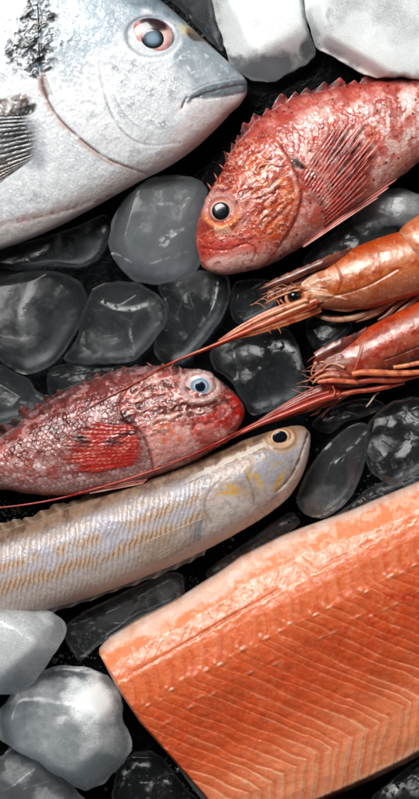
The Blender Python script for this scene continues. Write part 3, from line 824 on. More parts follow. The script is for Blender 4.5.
# relief
z += -.3 * np.exp(-(dl / 1.5) ** 2) * lk + .8 * (fr - .5) * np.interp(b, [0, 20, 36, 60, 90, 195, 240], [.1, .2, .4, .6, .5, .9, .8])
z += 1.5 * (fbm(x, y, 5, 3, 61) - .5) * np.interp(b, [-20, 10, 40, 70, 110, 245], [.25, .4, .4, .5, .5, .3]) + 2.5 * (fbm(x, y, 13, 3, 62) - .5) * np.interp(b, [-20, 15, 40, 100, 245], [.8, .8, .5, .5, .4])
z += 1.6 * dots - 1.4 * seam2 + .3 * seam + .25 * fluff
z0s = 7
Z = (z0s + (z - z0s) * hgt).reshape(NA, NB)
sheet_col = pc.rgba()
sheet(sal, 'flesh', X, Y, Z, np.maximum(Z - z0s + .0, .5), M_SALMON, sheet_col)
# silver skin beneath, peeping out at the cut end
M_SKIN = flesh_mat('salmon_skin', rough=.3, sss=0, coat=.6, bump=.5, bsize=1500, vary=.3, metal=.3)
sA, sB = X[::8, ::4], Y[::8, ::4]
out = 1 + 0 * sA
cxm, cym = 270, 680
off = 5.0 * (1 - sm(0, 30, (Am - al[None])[::8, ::4])) * sm(120, 180, Bm[::8, ::4])
SX = sA - off * ea[0] + 0 * sB; SY = sB - off * ea[1]
sheet(sal, 'skin', SX, SY, np.full(SX.shape, z0s - .4) + 1.5 * (fbm(SX, SY, 6, 2, 5) - .5), 2.5, M_SKIN, Paint(SX.ravel(), SY.ravel(), '#8d8f92').rgba())


def fan(thing, name, base, tip, rays, zf, paintf, mat, lift=1.0, th=.8, ridge=.8, ragged=.12, rnd=.08, curl=0., nb=44, parent=None, per=7, fray=0.0, melt=0):
    """a rayed fin: base line to tip line, ridged along its rays, ragged at the tips"""
    A = rays * per + 1
    p = np.linspace(0, 1, A)
    Bp = cr(base, 200); Bp = np.stack([np.interp(p, np.linspace(0, 1, 200), Bp[:, k]) for k in range(2)], 1)
    Tp = cr(tip, 200); Tp = np.stack([np.interp(p, np.linspace(0, 1, 200), Tp[:, k]) for k in range(2)], 1)
    q = np.linspace(0, 1, nb)
    cosr = np.cos(2 * np.pi * rays * p)
    rl = np.floor(rays * p + .5)
    ext = 1 - ragged * (.5 - .5 * cosr) ** .8 - rnd * hsh(rl, rl * 0, 3)
    X = Bp[:, :1] + (Tp[:, :1] - Bp[:, :1]) * ext[:, None] * q; Y = Bp[:, 1:] + (Tp[:, 1:] - Bp[:, 1:]) * ext[:, None] * q
    nn = Tp - Bp
    side = np.stack([-nn[:, 1], nn[:, 0]], 1) / (np.linalg.norm(nn, axis=1)[:, None] + 1e-6)
    wb = fray * np.sin(q * 3.1 + hsh(rl, rl * 0 + 1, 8)[:, None] * 6) * q
    X = X + side[:, :1] * wb; Y = Y + side[:, 1:] * wb
    Z = zf(X.ravel(), Y.ravel()).reshape(X.shape) + lift + curl * q ** 2 + ridge * cosr[:, None] * (.3 + .7 * q) * (1 - .3 * q)
    P = np.repeat(p, nb); Q = np.tile(q, A); CR = np.repeat(cosr, nb); RI = np.repeat(rl, nb)
    pt = paintf(X.ravel(), Y.ravel(), P, Q, CR, RI)
    if melt: pt.a = pt.a * sm(0, melt, Q + .10 * (fbm(X.ravel(), Y.ravel(), 5, 3, 77) - .5)) * sm(0, .04, P) * sm(0, .04, 1 - P)
    return sheet(thing, name, X, Y, Z, th, mat, pt.rgba(), parent)


def make_eye(thing, x, y, z, rx, ry, h, rot, ringf, pr, pupil_cols, pupil_h=1.2, off=(0, 0), tilt=(0, 0)):
    e = dome(thing, 'eye', x, y, z, rx, ry, h, M_EYE, ringf, rot, tilt=tilt, base=4)

    def pf(r, a, X, Y):
        p = Paint(X, Y, pupil_cols[0])
        for (c, r0, r1) in pupil_cols[1:]:
            p.mix(c, sm(r0, r1, r + .06 * (fbm(X, Y, 2.5, 2, 4) - .5)))
        return p.rgba()
    kx = x + off[0]; ky = y + off[1]
    u = np.hypot(off[0] / rx, off[1] / ry)
    zt = z + h * math.sqrt(max(0, 1 - u * u)) + tilt[0] * off[0] + tilt[1] * off[1]
    dome(thing, 'pupil', kx, ky, zt - pupil_h * .55, pr[0], pr[1], pupil_h + .35 * pr[0] * 0, M_EYE, pf, rot, parent=e, base=1.0, tilt=tilt)
    return e


# ------------------------------------------------------------------ silver bream
bre = Thing('silver_fish', 'large silver sea bream with a dark blotch on its shoulder', 'fish', 120, 100, 70)
B = Body([
    (247.5, 81, 247.5, 84, 2), (245, 76, 247, 91, 7), (240, 70.5, 244, 97, 12), (230, 61, 239, 104, 18), (218, 50, 231, 111, 24), (203, 36, 222, 121, 30), (185, 19, 211, 132, 36), (167, 3, 198, 144, 41),
    (145, -14, 181, 157, 45), (120, -30, 163, 168, 48), (90, -45, 143, 178, 50), (55, -56, 118, 192, 51), (15, -62, 88, 209, 51), (-30, -60, 45, 231, 50), (-80, -45, -8, 250, 46), (-140, -10, -80, 268, 38), (-210, 60, -170, 272, 27), (-270, 130, -245, 262, 17), (-310, 160, -300, 245, 8)],
    44, res=.72, K=40, pw=2.3, qw=2.1)
x, y = B.x, B.y
ux = (247 - x) * .955 + (y - 82) * .297; vx = (x - 247) * .297 + (y - 82) * .955
opl = [(40, 40), (41, 62), (42, 81), (47, 99), (60, 120), (81, 140), (104, 157), (122, 165), (150, 174), (168, 176)]
bodym = pmask(x, y, opl + [(140, 230), (0, 330), (-400, 330), (-420, 100), (-200, -200), (20, -120), (38, 0)], 2.2)
bodysharp = bodym
pc = Paint(x, y, '#dadde0')
n1_ = fbm(x, y, 30, 4, 3); n2_ = fbm(x, y, 9, 4, 4); n3_ = fbm(x, y, 4, 3, 5)
back = sm(.1, -.85, B.ss)
pc.mix('#8fa2b0', back * .65 * sm(.35, .65, n2_))
pc.mix('#8496a4', back * .6 * sm(.5, .68, n3_))
E, I, T = scales(ux, vx, 4.6, 3.8, 2, .5, 1.4)
rim = sm(.72, .97, E)
sk = bodym * sm(.3, .45, fbm(x, y, 26, 3, 14))
pc.mix('#f0f2f2', bodym * sm(.55, .9, I) * .6 * (1 - rim))  # bright scale centres: small glints painted into the skin
pc.mix('#8f979e', bodym * rim * (.05 + .45 * I * I) * (.25 + .75 * sk))
pc.mix('#7d8a96', bodym * sm(.55, .72, n3_) * sm(.55, .2, fbm(x, y, 50, 2, 8)) * .35)
# cheek scales
ck = pmask(x, y, [(100, 62), (124, 58), (160, 66), (186, 84), (190, 104), (180, 122), (160, 134), (136, 128), (116, 108)], 8, 5)
E2, I2, T2 = scales(ux, vx, 3.9, 3.3, 9, .4, .8)
ckr = sm(.66, .95, E2)
pc.mix('#5b6268', ck * (ckr * (.05 + .3 * I2) * sm(.34, .6, n2_) + .28 * sm(.56, .7, n3_) * sm(.4, .6, n2_)))
pc.mix('#eef1f2', ck * (1 - ckr) * sm(.4, .9, I2) * .6)
nape = pmask(x, y, [(50, -20), (110, -30), (150, -5), (128, 25), (104, 52), (80, 66), (60, 62)], 10, 6)
E3, I3, T3 = scales(ux, vx, 4.0, 3.4, 11, .5, 1.4)
pc.mix('#8c9dab', nape * sm(.62, .95, E3) * (.3 + .6 * I3))
pc.mix('#a9bac6', nape * sm(.4, .65, n1_) * .55)
# smooth pale gill cover and face
gc = pmask(x, y, [(84, 62), (100, 66), (112, 104), (134, 134), (170, 148), (150, 168), (118, 158), (88, 136), (64, 112), (60, 84)], 5, 3)
pc.mix('#e6e7e9', gc * .75)
pc.mix('#9aa0a8', gc * sm(.58, .74, n3_) * .35)
pc.mix('#aab6bd', pmask(x, y, [(56, 40), (84, 44), (92, 66), (74, 86), (54, 80), (48, 60)], 8, 5) * sm(.4, .6, n3_) * .8)
snout = pmask(x, y, [(196, 30), (220, 46), (244, 70), (240, 84), (215, 84), (196, 90), (184, 80), (172, 60), (180, 40)], 9, 5)
pc.mix('#8e9aa2', snout * (.5 + .5 * n2_))
pc.mix('#c9d3d8', snout * sm(.56, .75, n3_) * .6)
brow = pmask(x, y, [(120, -20), (150, -16), (176, 6), (205, 34), (226, 54), (244, 74), (228, 64), (200, 44), (178, 24), (150, 10), (128, 6)], 5, 3)
pc.mix('#6d7d88', brow * (.5 + .5 * n2_))
chin = pmask(x, y, [(246, 92), (244, 104), (228, 122), (206, 142), (176, 166), (160, 164), (168, 144), (184, 122), (200, 108), (222, 100)], 6, 3)
pc.mix('#e2d8d7', chin * .85)
pc.mix('#d0b4b4', chin * sm(.5, .75, fbm(x, y, 20, 3, 33)) * .5)
pc.mix('#efe6e4', pmask(x, y, [(180, 104), (196, 98), (206, 96), (200, 104), (186, 112), (178, 114)], 2.5) * .8)
# lips
lip = pmask(x, y, [(247, 80), (240, 78), (226, 81), (206, 87), (196, 92), (187, 99), (188, 104), (196, 98), (206, 98), (222, 96), (238, 92), (246, 89)], 2.0, 1.2)
pc.mix('#565f66', lip * .85); pc.mix('#8c979e', lip * sm(.5, .7, n3_) * .5)
pc.line('#3d4246', [(247, 83), (238, 84.5), (222, 89), (206, 94), (194, 99)], 1.3, .6)
pc.line('#84888c', [(246, 90), (236, 93), (222, 97), (206, 100)], 1.2, .5, fade=(0, .4))
pc.line('#3a3f44', [(187, 98), (184, 103), (182, 108)], 1.1, .6)
# belly strip
vb = B.ss
pc.mix('#bcb2ae', sm(.80, .90, vb) * .6); pc.mix('#d6ceca', sm(.90, .97, vb) * .5)
pc.line('#b98d86', [(-30, 232), (0, 223), (40, 216), (80, 206), (112, 194), (140, 180)], 3.5, .5 )
pc.line('#8f7a76', [(0, 226), (50, 214), (100, 199), (120, 190)], 1.2, .6)
# gill slit lines
pc.line('#5c3f38', opl[2:], 1.3, .55, fade=(0, .45)); pc.line('#b78d80', [(p[0] - 2.5, p[1] + 1.5) for p in opl[2:]], 2.0, .4, fade=(0, .4))
for L_, k_ in (([(100, 66), (102, 81), (108, 106), (118, 126), (132, 140), (150, 146), (180, 143)], .55), ([(112, 92), (122, 112), (136, 126), (156, 134)], .35), ([(46, 78), (54, 98), (60, 108)], .5)):
    pc.line('#737a82', L_, 1.1, k_ * .7, fade=(.15, .3)); pc.line('#f2f3f4', [(p[0] + 2.2, p[1] - 1.2) for p in L_], 1.6, .5)
# dark shoulder blotch
bl = pmask(x, y, [(32, 4), (46, 1), (54, 14), (58, 30), (66, 36), (58, 48), (50, 58), (46, 72), (36, 76), (28, 72), (32, 56), (22, 56), (14, 62), (12, 50), (20, 36), (20, 22), (30, 20)], 4, 9)
bn = fbm(x * .8 + y * .5, y * .8, 9, 4, 71)
pc.mix('#5a646e', bl * .85)
pc.mix('#12161a', bl * sm(.44, .58, bn) * .95)
for L_ in ([(28, 20), (34, 26), (46, 27)], [(18, 54), (26, 60), (32, 72)], [(30, 4), (31, 18), (40, 24), (50, 22)], [(28, 48), (40, 50), (54, 44)], [(22, 34), (30, 44), (34, 56)]):
    pc.line('#0a0c0e', L_, 2.0, .9)
for L_ in ([(26, 36), (32, 38), (38, 36)], [(24, 62), (28, 72)], [(40, 8), (48, 12)], [(44, 32), (54, 28)], [(15, 24), (16, 40)]):
    pc.line('#eef2f4', L_, 1.3, .8)  # white highlights on the blotch, painted as strokes
pc.mix('#14181b', sm(.6, .66, fbm(x, y, 5, 3, 77)) * pmask(x, y, [(6, 50), (20, 20), (60, 20), (70, 40), (46, 74), (20, 74)], 10) * .7)
pc.line('#6b5048', [(46, 74), (44, 86), (48, 98)], 3.0, .6)
# dark brown skin where the breast fin is rooted
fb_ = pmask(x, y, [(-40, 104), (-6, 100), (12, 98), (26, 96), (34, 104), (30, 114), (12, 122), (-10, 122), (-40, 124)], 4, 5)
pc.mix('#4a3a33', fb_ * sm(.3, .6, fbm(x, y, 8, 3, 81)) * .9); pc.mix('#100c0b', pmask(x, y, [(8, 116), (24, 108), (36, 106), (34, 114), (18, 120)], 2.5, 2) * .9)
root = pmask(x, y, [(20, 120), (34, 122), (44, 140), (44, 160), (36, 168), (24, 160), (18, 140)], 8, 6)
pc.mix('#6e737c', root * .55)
pc.mix('#e8eaec', pmask(x, y, [(-40, 170), (20, 172), (60, 176), (100, 178), (60, 204), (0, 216), (-60, 226)], 12, 6) * sm(.5, .9, I) * .55)
# nostril and the yellow mark before the eye
pc.mix('#d9c78e', pmask(x, y, [(180, 24), (188, 25), (194, 32), (188, 36), (181, 31)], 3, 1) * .7)
pc.mix('#7a4a1e', pmask(x, y, [(187, 29), (194, 30), (203, 37), (204, 41), (194, 40), (188, 35)], 2, 1) * .9)
pc.mix('#1a1310', pmask(x, y, [(188, 33), (196, 34), (202, 39), (194, 40)], 1.3, .8) * .9)
ed = np.hypot((x - 151) / 26, (y - 37) / 21.5)
pc.mix('#a9b0b6', np.exp(-((ed - 1.0) / .07) ** 2) * .8); pc.mix('#f2f4f5', np.exp(-((ed - 1.16) / .08) ** 2) * sm(-6, 12, y - 37) * .8)
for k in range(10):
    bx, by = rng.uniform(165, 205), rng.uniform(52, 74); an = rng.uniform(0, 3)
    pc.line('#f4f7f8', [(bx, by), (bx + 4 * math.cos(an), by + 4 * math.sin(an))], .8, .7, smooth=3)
dz = -1.1 * sm(.2, .9, bodym) + 0
d_op, _ = pld(x, y, opl[1:], far=14, smooth=24)
dz = dz - 1.0 * np.exp(-(d_op / 1.6) ** 2)
for L_, k_ in (([(100, 66), (102, 81), (108, 106), (118, 126), (132, 140), (150, 146), (180, 143)], .5), ([(247, 79), (238, 77.5), (222, 81), (206, 86), (194, 92)], .9), ([(246, 90), (236, 93), (222, 97), (206, 100)], .5), ([(187, 98), (184, 104), (182, 110)], 1.0)):
    d_, _ = pld(x, y, L_, far=12, smooth=18); dz -= k_ * np.exp(-(d_ / 1.5) ** 2)
dz += lip * .8 - 1.2 * np.exp(-(pld(x, y, [(249, 83), (238, 84.5), (222, 89), (206, 94), (192, 100)], far=12, smooth=18)[0] / 1.3) ** 2)
dz += bodym * (.5 * (T + .4) * (1 - rim) - .15 * rim) * (.4 + .8 * I) * .35 + ck * (.3 * (1 - ckr) * (I2 - .2)) + nape * .25 * (1 - sm(.62, .95, E3)) * I3
dz += 2.2 * (n1_ - .5) + 1.0 * (n2_ - .5) + .5 * (n3_ - .5)
dz += bl * 3.0 * (bn - .5)
dz -= 3.0 * (1 - sm(.85, 1.02, ed))
dz -= 2.0 * np.exp(-(pld(x, y, [(-30, 234), (0, 225), (50, 214), (100, 199), (130, 184)], far=16, smooth=16)[0] / 3.0) ** 2) * .35
B.displace(dz, .06); B.raster()
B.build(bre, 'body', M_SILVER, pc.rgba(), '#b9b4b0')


def bream_eye(r, a, X, Y):
    p = Paint(X, Y, '#c99c92')
    p.mix('#b9686a', sm(.55, .8, r) * sm(.4, .65, fbm(X, Y, 6, 3, 2)) * .8)
    p.mix('#8e2f2c', np.exp(-((r - .80) / .13) ** 2) * sm(-.2, .9, -np.cos(a - .75 * 0) * .6 + np.sin(a) * .6))
    p.mix('#e9d2cc', np.exp(-((r - .62) / .16) ** 2) * sm(0, 1, np.cos(a - .5)) * .8)
    p.mix('#23181c', pmask(X, Y, [(142, 19), (150, 17), (160, 19), (166, 24), (166, 31), (158, 33), (148, 33), (142, 29)], 2.0, 1.5) * .92)  # dark reflection at the top of the eye, painted in
    p.mix('#9a9ca2', sm(.90, .99, r)); p.mix('#f0e6e2', np.exp(-((r - .5) / .12) ** 2) * sm(0, 1, np.sin(a + .6)) * .8)
    return p.rgba()


ez = float(B.z(151, 37))
make_eye(bre, 151, 37.5, ez - 1.5, 22.5, 18.8, 5.5, .12, bream_eye, (11.2, 9.8), ['#7f96a6', ('#6d8494', .1, .5), ('#3c4a56', .45, .72), ('#14171c', .70, .92)], .9, off=(1.8, 2.6))


def bream_fin(X, Y, P, Q, CR, RI):
    p = Paint(X, Y, '#6d675f')
    p.mix('#2e2a29', sm(.35, .65, fbm(X, Y, 10, 3, 3)) * .7)
    p.mix('#191c20', np.exp(-((Q - .2) / .16) ** 2) * .8)
    p.mix('#aeb6bb', sm(.3, 1, CR) * (.25 + .6 * sm(.35, .65, fbm(Q * 8, RI * 3, 1, 2, 4))) * sm(.25, .0, P - .55))
    p.mix('#b9a090', sm(.3, 1, CR) * sm(.5, .8, P) * .7)
    p.mix('#8c8f98', sm(.15, .0, Q) * .8)
    p.a = .96 - .25 * Q
    return p


fan(bre, 'pectoral_fin', [(30, 116), (38, 128), (41, 142), (38, 156), (28, 164)], [(-70, 118), (-86, 140), (-84, 170), (-66, 196), (-40, 212)], 15, lambda X, Y: B.z(X, Y), bream_fin, M_FIN, lift=.8, th=1.0, ridge=.6, ragged=.1, nb=70, curl=6, melt=.16)

# ------------------------------------------------------------------ upper red fish
ra = Thing('red_fish', 'bigger orange red scorpionfish at the upper right with a black eye and spread ribbed fin', 'fish', 320, 170, 58, 'red scorpionfish on the ice')
B = Body([
    (198, 251, 200, 258, 3), (195.5, 241, 202, 266, 10), (196, 228, 212, 271.5, 17), (201, 207, 229, 274, 24), (211, 189, 249, 271, 30), (223, 167, 269, 264.5, 35), (236, 143, 291, 253, 38), (256, 120, 317, 236.5, 40), (282, 102, 346, 217, 40),
    (312, 91, 373, 198, 39), (345, 84, 399, 178, 37), (380, 79, 425, 158, 34), (420, 75, 456, 136, 28), (470, 66, 486, 112, 19), (510, 60, 515, 88, 12), (535, 58, 536, 78, 5)], 40, res=.62, K=30, pw=2.2, qw=2.0, jag=2.6, jseed=5)
x, y = B.x, B.y
ux = (x - 199) * .87 - (y - 252) * .5; vx = (x - 199) * .5 + (y - 252) * .87
n1_ = fbm(x, y, 24, 4, 103); n2_ = fbm(x, y, 8, 4, 104); n3_ = fbm(x, y, 3.5, 3, 105)
head = pmask(x, y, [(180, 240), (196, 198), (222, 158), (248, 138), (272, 136), (284, 152), (297, 178), (301, 200), (293, 225), (276, 250), (258, 274), (215, 290), (180, 275)], 2.5, 2)
E, I, T = scales(ux, vx, 6.0, 5.2, 12, .3, .8)
rim = sm(.70, .97, E)
pc = Paint(x, y, '#c76a56')
pc.mix('#ecd4cd', sm(.42, .6, n1_) * .85)
pc.mix('#b6463c', sm(.52, .70, fbm(x, y, 17, 4, 111)) * .65)
pc.mix('#a4332b', rim * sm(-.2, .5, T) * (.1 + .8 * I) * sm(.35, .6, fbm(x, y, 22, 3, 112)) * .5)
pc.mix('#f3e2dc', sm(.54, .66, fbm(x, y, 10, 4, 115)) * .65); pc.mix('#a8301e', sm(.54, .68, fbm(x, y, 6, 3, 116)) * .65); pc.mix('#8e261e', sm(.56, .66, fbm(ux * .7, vx, 14, 4, 117)) * .5)
pc.mix('#f1dcd6', (1 - rim) * sm(.6, .95, I) * .28)
pc.mix('#b8483c', sm(-.35, -.9, B.ss) * .5); pc.mix('#8f2a24', sm(-.8, -1, B.ss) * .6)
pc.mix('#d8a49c', sm(.35, .8, B.ss) * (1 - head) * .6)
pc.mix('#c6503f', pmask(x, y, [(312, 190), (340, 150), (375, 130), (380, 160), (360, 190), (335, 220), (310, 236)], 10, 8) * sm(.4, .62, n2_) * .8)
w1, w2, wi = worley(x, y, 6.5, 120)
pc.mix('#3a1412', (1 - sm(.10, .24, w1)) * sm(.82, .88, wi) * (1 - head) * .8)
pc.mix('#f3e4de', pmask(x, y, [(336, 130), (352, 118), (376, 120), (372, 140), (358, 160), (342, 152)], 8, 8) * sm(.42, .6, n2_) * .75)
pc.mix('#f3e4de', pmask(x, y, [(296, 112), (320, 108), (330, 118), (312, 126), (296, 124)], 6, 6) * .45)
# head colours
rg = 1 - np.abs(2 * fbm(ux * .75, vx * 1.6, 11, 4, 131) - 1)
rg2 = 1 - np.abs(2 * fbm(x, y, 7, 3, 132) - 1)
hc = Paint(x, y, '#b4432e')
hc.mix('#8c2c20', pmask(x, y, [(196, 236), (198, 212), (212, 186), (226, 164), (244, 142), (256, 144), (244, 164), (230, 186), (236, 200), (206, 230)], 8, 6) * .75)
hc.mix('#d8662e', pmask(x, y, [(250, 158), (272, 166), (290, 186), (292, 206), (282, 226), (262, 240), (254, 228), (262, 208), (248, 186)], 10, 6) * .85)
hc.mix('#9a241c', sm(.5, .7, fbm(x, y, 13, 4, 133)) * .45)
hc.mix('#e8ab94', sm(.80, .97, rg) * .55 * sm(.3, .55, n1_))
hc.mix('#f4d6c8', sm(.9, .99, rg2) * .6)
sr_u = (x - 236) * .72 - (y - 205) * .69; sr_v = (x - 236) * .69 + (y - 205) * .72
stri = fbm(sr_u * .32 + 1.2 * n2_, sr_v * 1.25 + 3 * n1_, 4.2, 3, 137)
fan_ = pmask(x, y, [(232, 208), (236, 188), (250, 164), (270, 152), (286, 170), (294, 200), (284, 222), (258, 230), (236, 226)], 9, 6)
hc.mix('#f0c2b0', sm(.54, .68, stri) * fan_ * .7); hc.mix('#6e1a12', sm(.44, .32, stri) * fan_ * .6)
hc.mix('#e8a596', pmask(x, y, [(228, 200), (244, 196), (252, 206), (246, 218), (232, 220)], 5, 3) * .6)
hc.mix('#d98a7e', pmask(x, y, [(214, 246), (232, 236), (258, 240), (276, 246), (262, 268), (230, 276), (212, 272), (204, 262)], 7, 5) * .95)
hc.mix('#e9b6ac', pmask(x, y, [(210, 258), (236, 256), (268, 254), (262, 268), (232, 276), (210, 274)], 4, 3) * .75)
hc.mix('#b02c22', pmask(x, y, [(200, 244), (220, 242), (240, 238), (246, 244), (226, 252), (206, 256), (198, 254)], 4, 3) * .7)
hc.mix('#d65a4a', pmask(x, y, [(244, 228), (258, 232), (264, 246), (254, 252), (240, 246)], 4, 3) * .5)
hc.mix('#8e2218', pmask(x, y, [(194, 236), (198, 216), (206, 200), (214, 196), (206, 216), (206, 236)], 4, 3) * .5)
for L_ in ([(236, 204), (244, 196), (252, 190)], [(226, 226), (236, 226), (248, 218)], [(236, 222), (232, 232)], [(246, 206), (262, 196), (276, 180)]):
    hc.line('#4c130e', L_, 1.5, .5)
hc.line('#8a1e16', [(200, 247), (214, 250), (230, 250), (246, 244), (256, 250), (252, 262)], 1.3, .45)
hc.line('#f0c8bc', [(222, 262), (244, 258), (264, 258)], 3, .5)
w1, w2, wi = worley(x, y, 5, 140)
hc.mix('#30100d', (1 - sm(.08, .22, w1)) * sm(.70, .78, wi) * .85 * sm(200, 180, y + (x - 200) * 0 - 60))
hc.mix('#6a1c14', sm(.66, .76, n3_) * .4)
ed = np.hypot((x - 221) / 15.5, (y - 211) / 14.5)
hc.mix('#d9a9a4', (1 - sm(.85, 1.35, np.hypot((x - 218) / 15, (y - 206) / 15))) * .75)
hc.mix('#d8823c', np.exp(-((ed - 1.1) / .18) ** 2) * sm(-.2, .9, (y - 211) / 14) * .8)
hc.mix('#e7d2b6', pmask(x, y, [(214, 228), (228, 228), (232, 233), (220, 235)], 2, 1) * .6)
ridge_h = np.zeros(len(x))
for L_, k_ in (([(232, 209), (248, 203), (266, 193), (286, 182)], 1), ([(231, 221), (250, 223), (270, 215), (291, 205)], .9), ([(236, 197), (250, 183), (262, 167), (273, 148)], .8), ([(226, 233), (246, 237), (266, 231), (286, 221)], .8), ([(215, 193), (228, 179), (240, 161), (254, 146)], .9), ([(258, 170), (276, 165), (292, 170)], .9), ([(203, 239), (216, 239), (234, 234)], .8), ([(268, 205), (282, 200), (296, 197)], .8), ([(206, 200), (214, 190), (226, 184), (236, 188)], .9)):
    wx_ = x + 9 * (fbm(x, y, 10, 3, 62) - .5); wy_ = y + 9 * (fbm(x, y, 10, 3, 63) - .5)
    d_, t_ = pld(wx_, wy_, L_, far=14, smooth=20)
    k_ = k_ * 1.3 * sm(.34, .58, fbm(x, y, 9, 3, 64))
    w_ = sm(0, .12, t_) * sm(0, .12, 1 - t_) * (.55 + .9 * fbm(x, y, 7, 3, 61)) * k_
    hc.mix('#eebfae', np.exp(-(d_ / 1.3) ** 2) * w_ * .5)  # highlight painted along the crest of each bony ridge
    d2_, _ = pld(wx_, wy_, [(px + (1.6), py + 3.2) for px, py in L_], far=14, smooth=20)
    hc.mix('#5a130e', np.exp(-(d2_ / 1.3) ** 2) * w_ * .38)  # shade below the ridge put into the skin colour
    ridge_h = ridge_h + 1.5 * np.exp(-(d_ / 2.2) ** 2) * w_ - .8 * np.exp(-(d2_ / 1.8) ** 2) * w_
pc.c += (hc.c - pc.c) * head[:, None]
d_op, t_op = pld(x, y, [(258, 138), (274, 138), (288, 158), (298, 180), (301, 200), (293, 225), (278, 248)], far=14, smooth=22)
pc.mix('#5d1712', np.exp(-((d_op) / 1.5) ** 2) * .5 * sm(.38, .62, fbm(x, y, 12, 3, 151)))
pc.mix('#2a0b0a', pmask(x, y, [(293, 160), (300, 163), (304, 170), (298, 170), (292, 166)], 2, 1.5) * .85)
pc.line('#e7b0a4', [(284, 158), (293, 180), (296, 200), (288, 224)], 2.0, .5)
dz = 1.2 * head + (1 - head) * (.3 * (T + .3) * (1 - rim) - .1 * rim) * (.3 + I)
dz += head * (.8 * (rg - .6) + .4 * (rg2 - .6)) * (1 - pmask(x, y, [(210, 256), (240, 252), (275, 248), (262, 270), (210, 276)], 8) * .8)
dz += 2.2 * (n1_ - .5) + 1.3 * (n2_ - .5) + .7 * (n3_ - .5) - .8 * np.exp(-(d_op / 1.6) ** 2)
dz -= .8 * np.exp(-(pld(x, y, [(200, 247), (214, 250), (230, 250), (246, 244), (256, 250), (252, 262)], far=10, smooth=18)[0] / 1.4) ** 2)
dz += .55 * head * ridge_h + 2.0 * np.exp(-((ed - 1.25) / .25) ** 2) - 2.5 * (1 - sm(.8, 1.0, ed))
B.displace(dz, .05); B.raster()
BA = B
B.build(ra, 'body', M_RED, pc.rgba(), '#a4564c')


def ring_black(r, a, X, Y):
    p = Paint(X, Y, '#c08f84')
    p.mix('#e0c4b2', np.exp(-((r - .73) / .045) ** 2) * .8); p.mix('#b05c44', sm(.78, .98, r) * .9)
    p.mix('#181a1e', 1 - sm(.62, .70, r))
    return p.rgba()


make_eye(ra, 221, 211, float(B.z(221, 211)) - .5, 13.0, 12.2, 5.5, 0, ring_black, (8.6, 8.6), ['#10141a', ('#0a0c10', .5, .9)], 1.6, off=(-.5, .5), tilt=(.12, .05))


def thorn(thing, bx, by, tx, ty, z, r=1.5, col='#b0483a'):
    P = np.array([(bx, by, z), ((bx + tx) / 2, (by + ty) / 2, z + .6), (tx, ty, z)])
    tube(thing, 'head_spine', P, [r, r * .7, .25], M_RED, flatcol(col, .2), n=8, samp=10)


for q_ in ((213, 190, 207, 182), (219, 181, 214, 172), (226, 170, 219, 163), (233, 158, 226, 151), (241, 147, 235, 139)):
    thorn(ra, *q_, 44, 1.7, '#8e3228')


def red_fan(X, Y, P, Q, CR, RI):
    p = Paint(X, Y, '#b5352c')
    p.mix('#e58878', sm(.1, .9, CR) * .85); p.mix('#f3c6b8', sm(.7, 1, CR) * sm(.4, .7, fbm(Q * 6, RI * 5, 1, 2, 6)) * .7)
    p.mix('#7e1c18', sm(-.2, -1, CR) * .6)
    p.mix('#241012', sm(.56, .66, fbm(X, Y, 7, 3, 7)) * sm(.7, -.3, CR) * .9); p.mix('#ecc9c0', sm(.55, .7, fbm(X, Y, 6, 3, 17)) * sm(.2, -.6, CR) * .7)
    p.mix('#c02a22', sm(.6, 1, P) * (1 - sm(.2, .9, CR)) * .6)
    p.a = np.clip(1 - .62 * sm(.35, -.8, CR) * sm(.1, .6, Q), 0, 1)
    return p


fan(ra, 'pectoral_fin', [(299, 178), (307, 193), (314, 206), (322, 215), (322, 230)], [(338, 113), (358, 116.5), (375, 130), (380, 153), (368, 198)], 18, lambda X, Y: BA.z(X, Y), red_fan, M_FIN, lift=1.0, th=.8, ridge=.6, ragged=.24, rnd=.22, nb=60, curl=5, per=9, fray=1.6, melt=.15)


def red_spine(X, Y, P, Q, CR, RI):
    p = Paint(X, Y, '#84261e')
    p.mix('#a8443a', sm(.4, 1, CR) * .7); p.mix('#3a1412', sm(.46, .62, fbm(X, Y, 7, 3, 9)) * .75)
    p.a = np.clip(.95 - .3 * sm(0, -1, CR) * Q, 0, 1)
    return p


fan(ra, 'dorsal_fin', [(226, 166), (240, 142), (258, 124), (284, 106), (314, 95), (346, 88), (380, 83), (420, 79)], [(225, 149), (236, 128), (258, 106), (287, 89), (318, 78.5), (352, 73), (388, 69), (428, 64)], 15, lambda X, Y: 0 * X + 44, red_spine, M_FIN, lift=0, th=.8, ridge=.35, ragged=.34, rnd=.45, nb=16, per=9, fray=1.5)


def red_pelvic(X, Y, P, Q, CR, RI):
    p = Paint(X, Y, '#c9584c')
    p.mix('#edb6aa', sm(.2, 1, CR) * .85); p.mix('#a32820', sm(.5, .7, fbm(X, Y, 9, 3, 12)) * .6); p.mix('#f0d4cb', sm(.6, 1, P) * .5)
    p.a = np.clip(1 - .2 * Q, 0, 1)
    return p


fan(ra, 'pelvic_fin', [(296, 240), (300, 244), (304, 247)], [(404, 166), (402, 174), (384, 194)], 5, lambda X, Y: 46 + .30 * np.clip(X - 300, 0, 40) - 0.08 * (X - 320), red_pelvic, M_FIN, lift=0, th=2.0, ridge=.9, ragged=.06, nb=50, per=9)

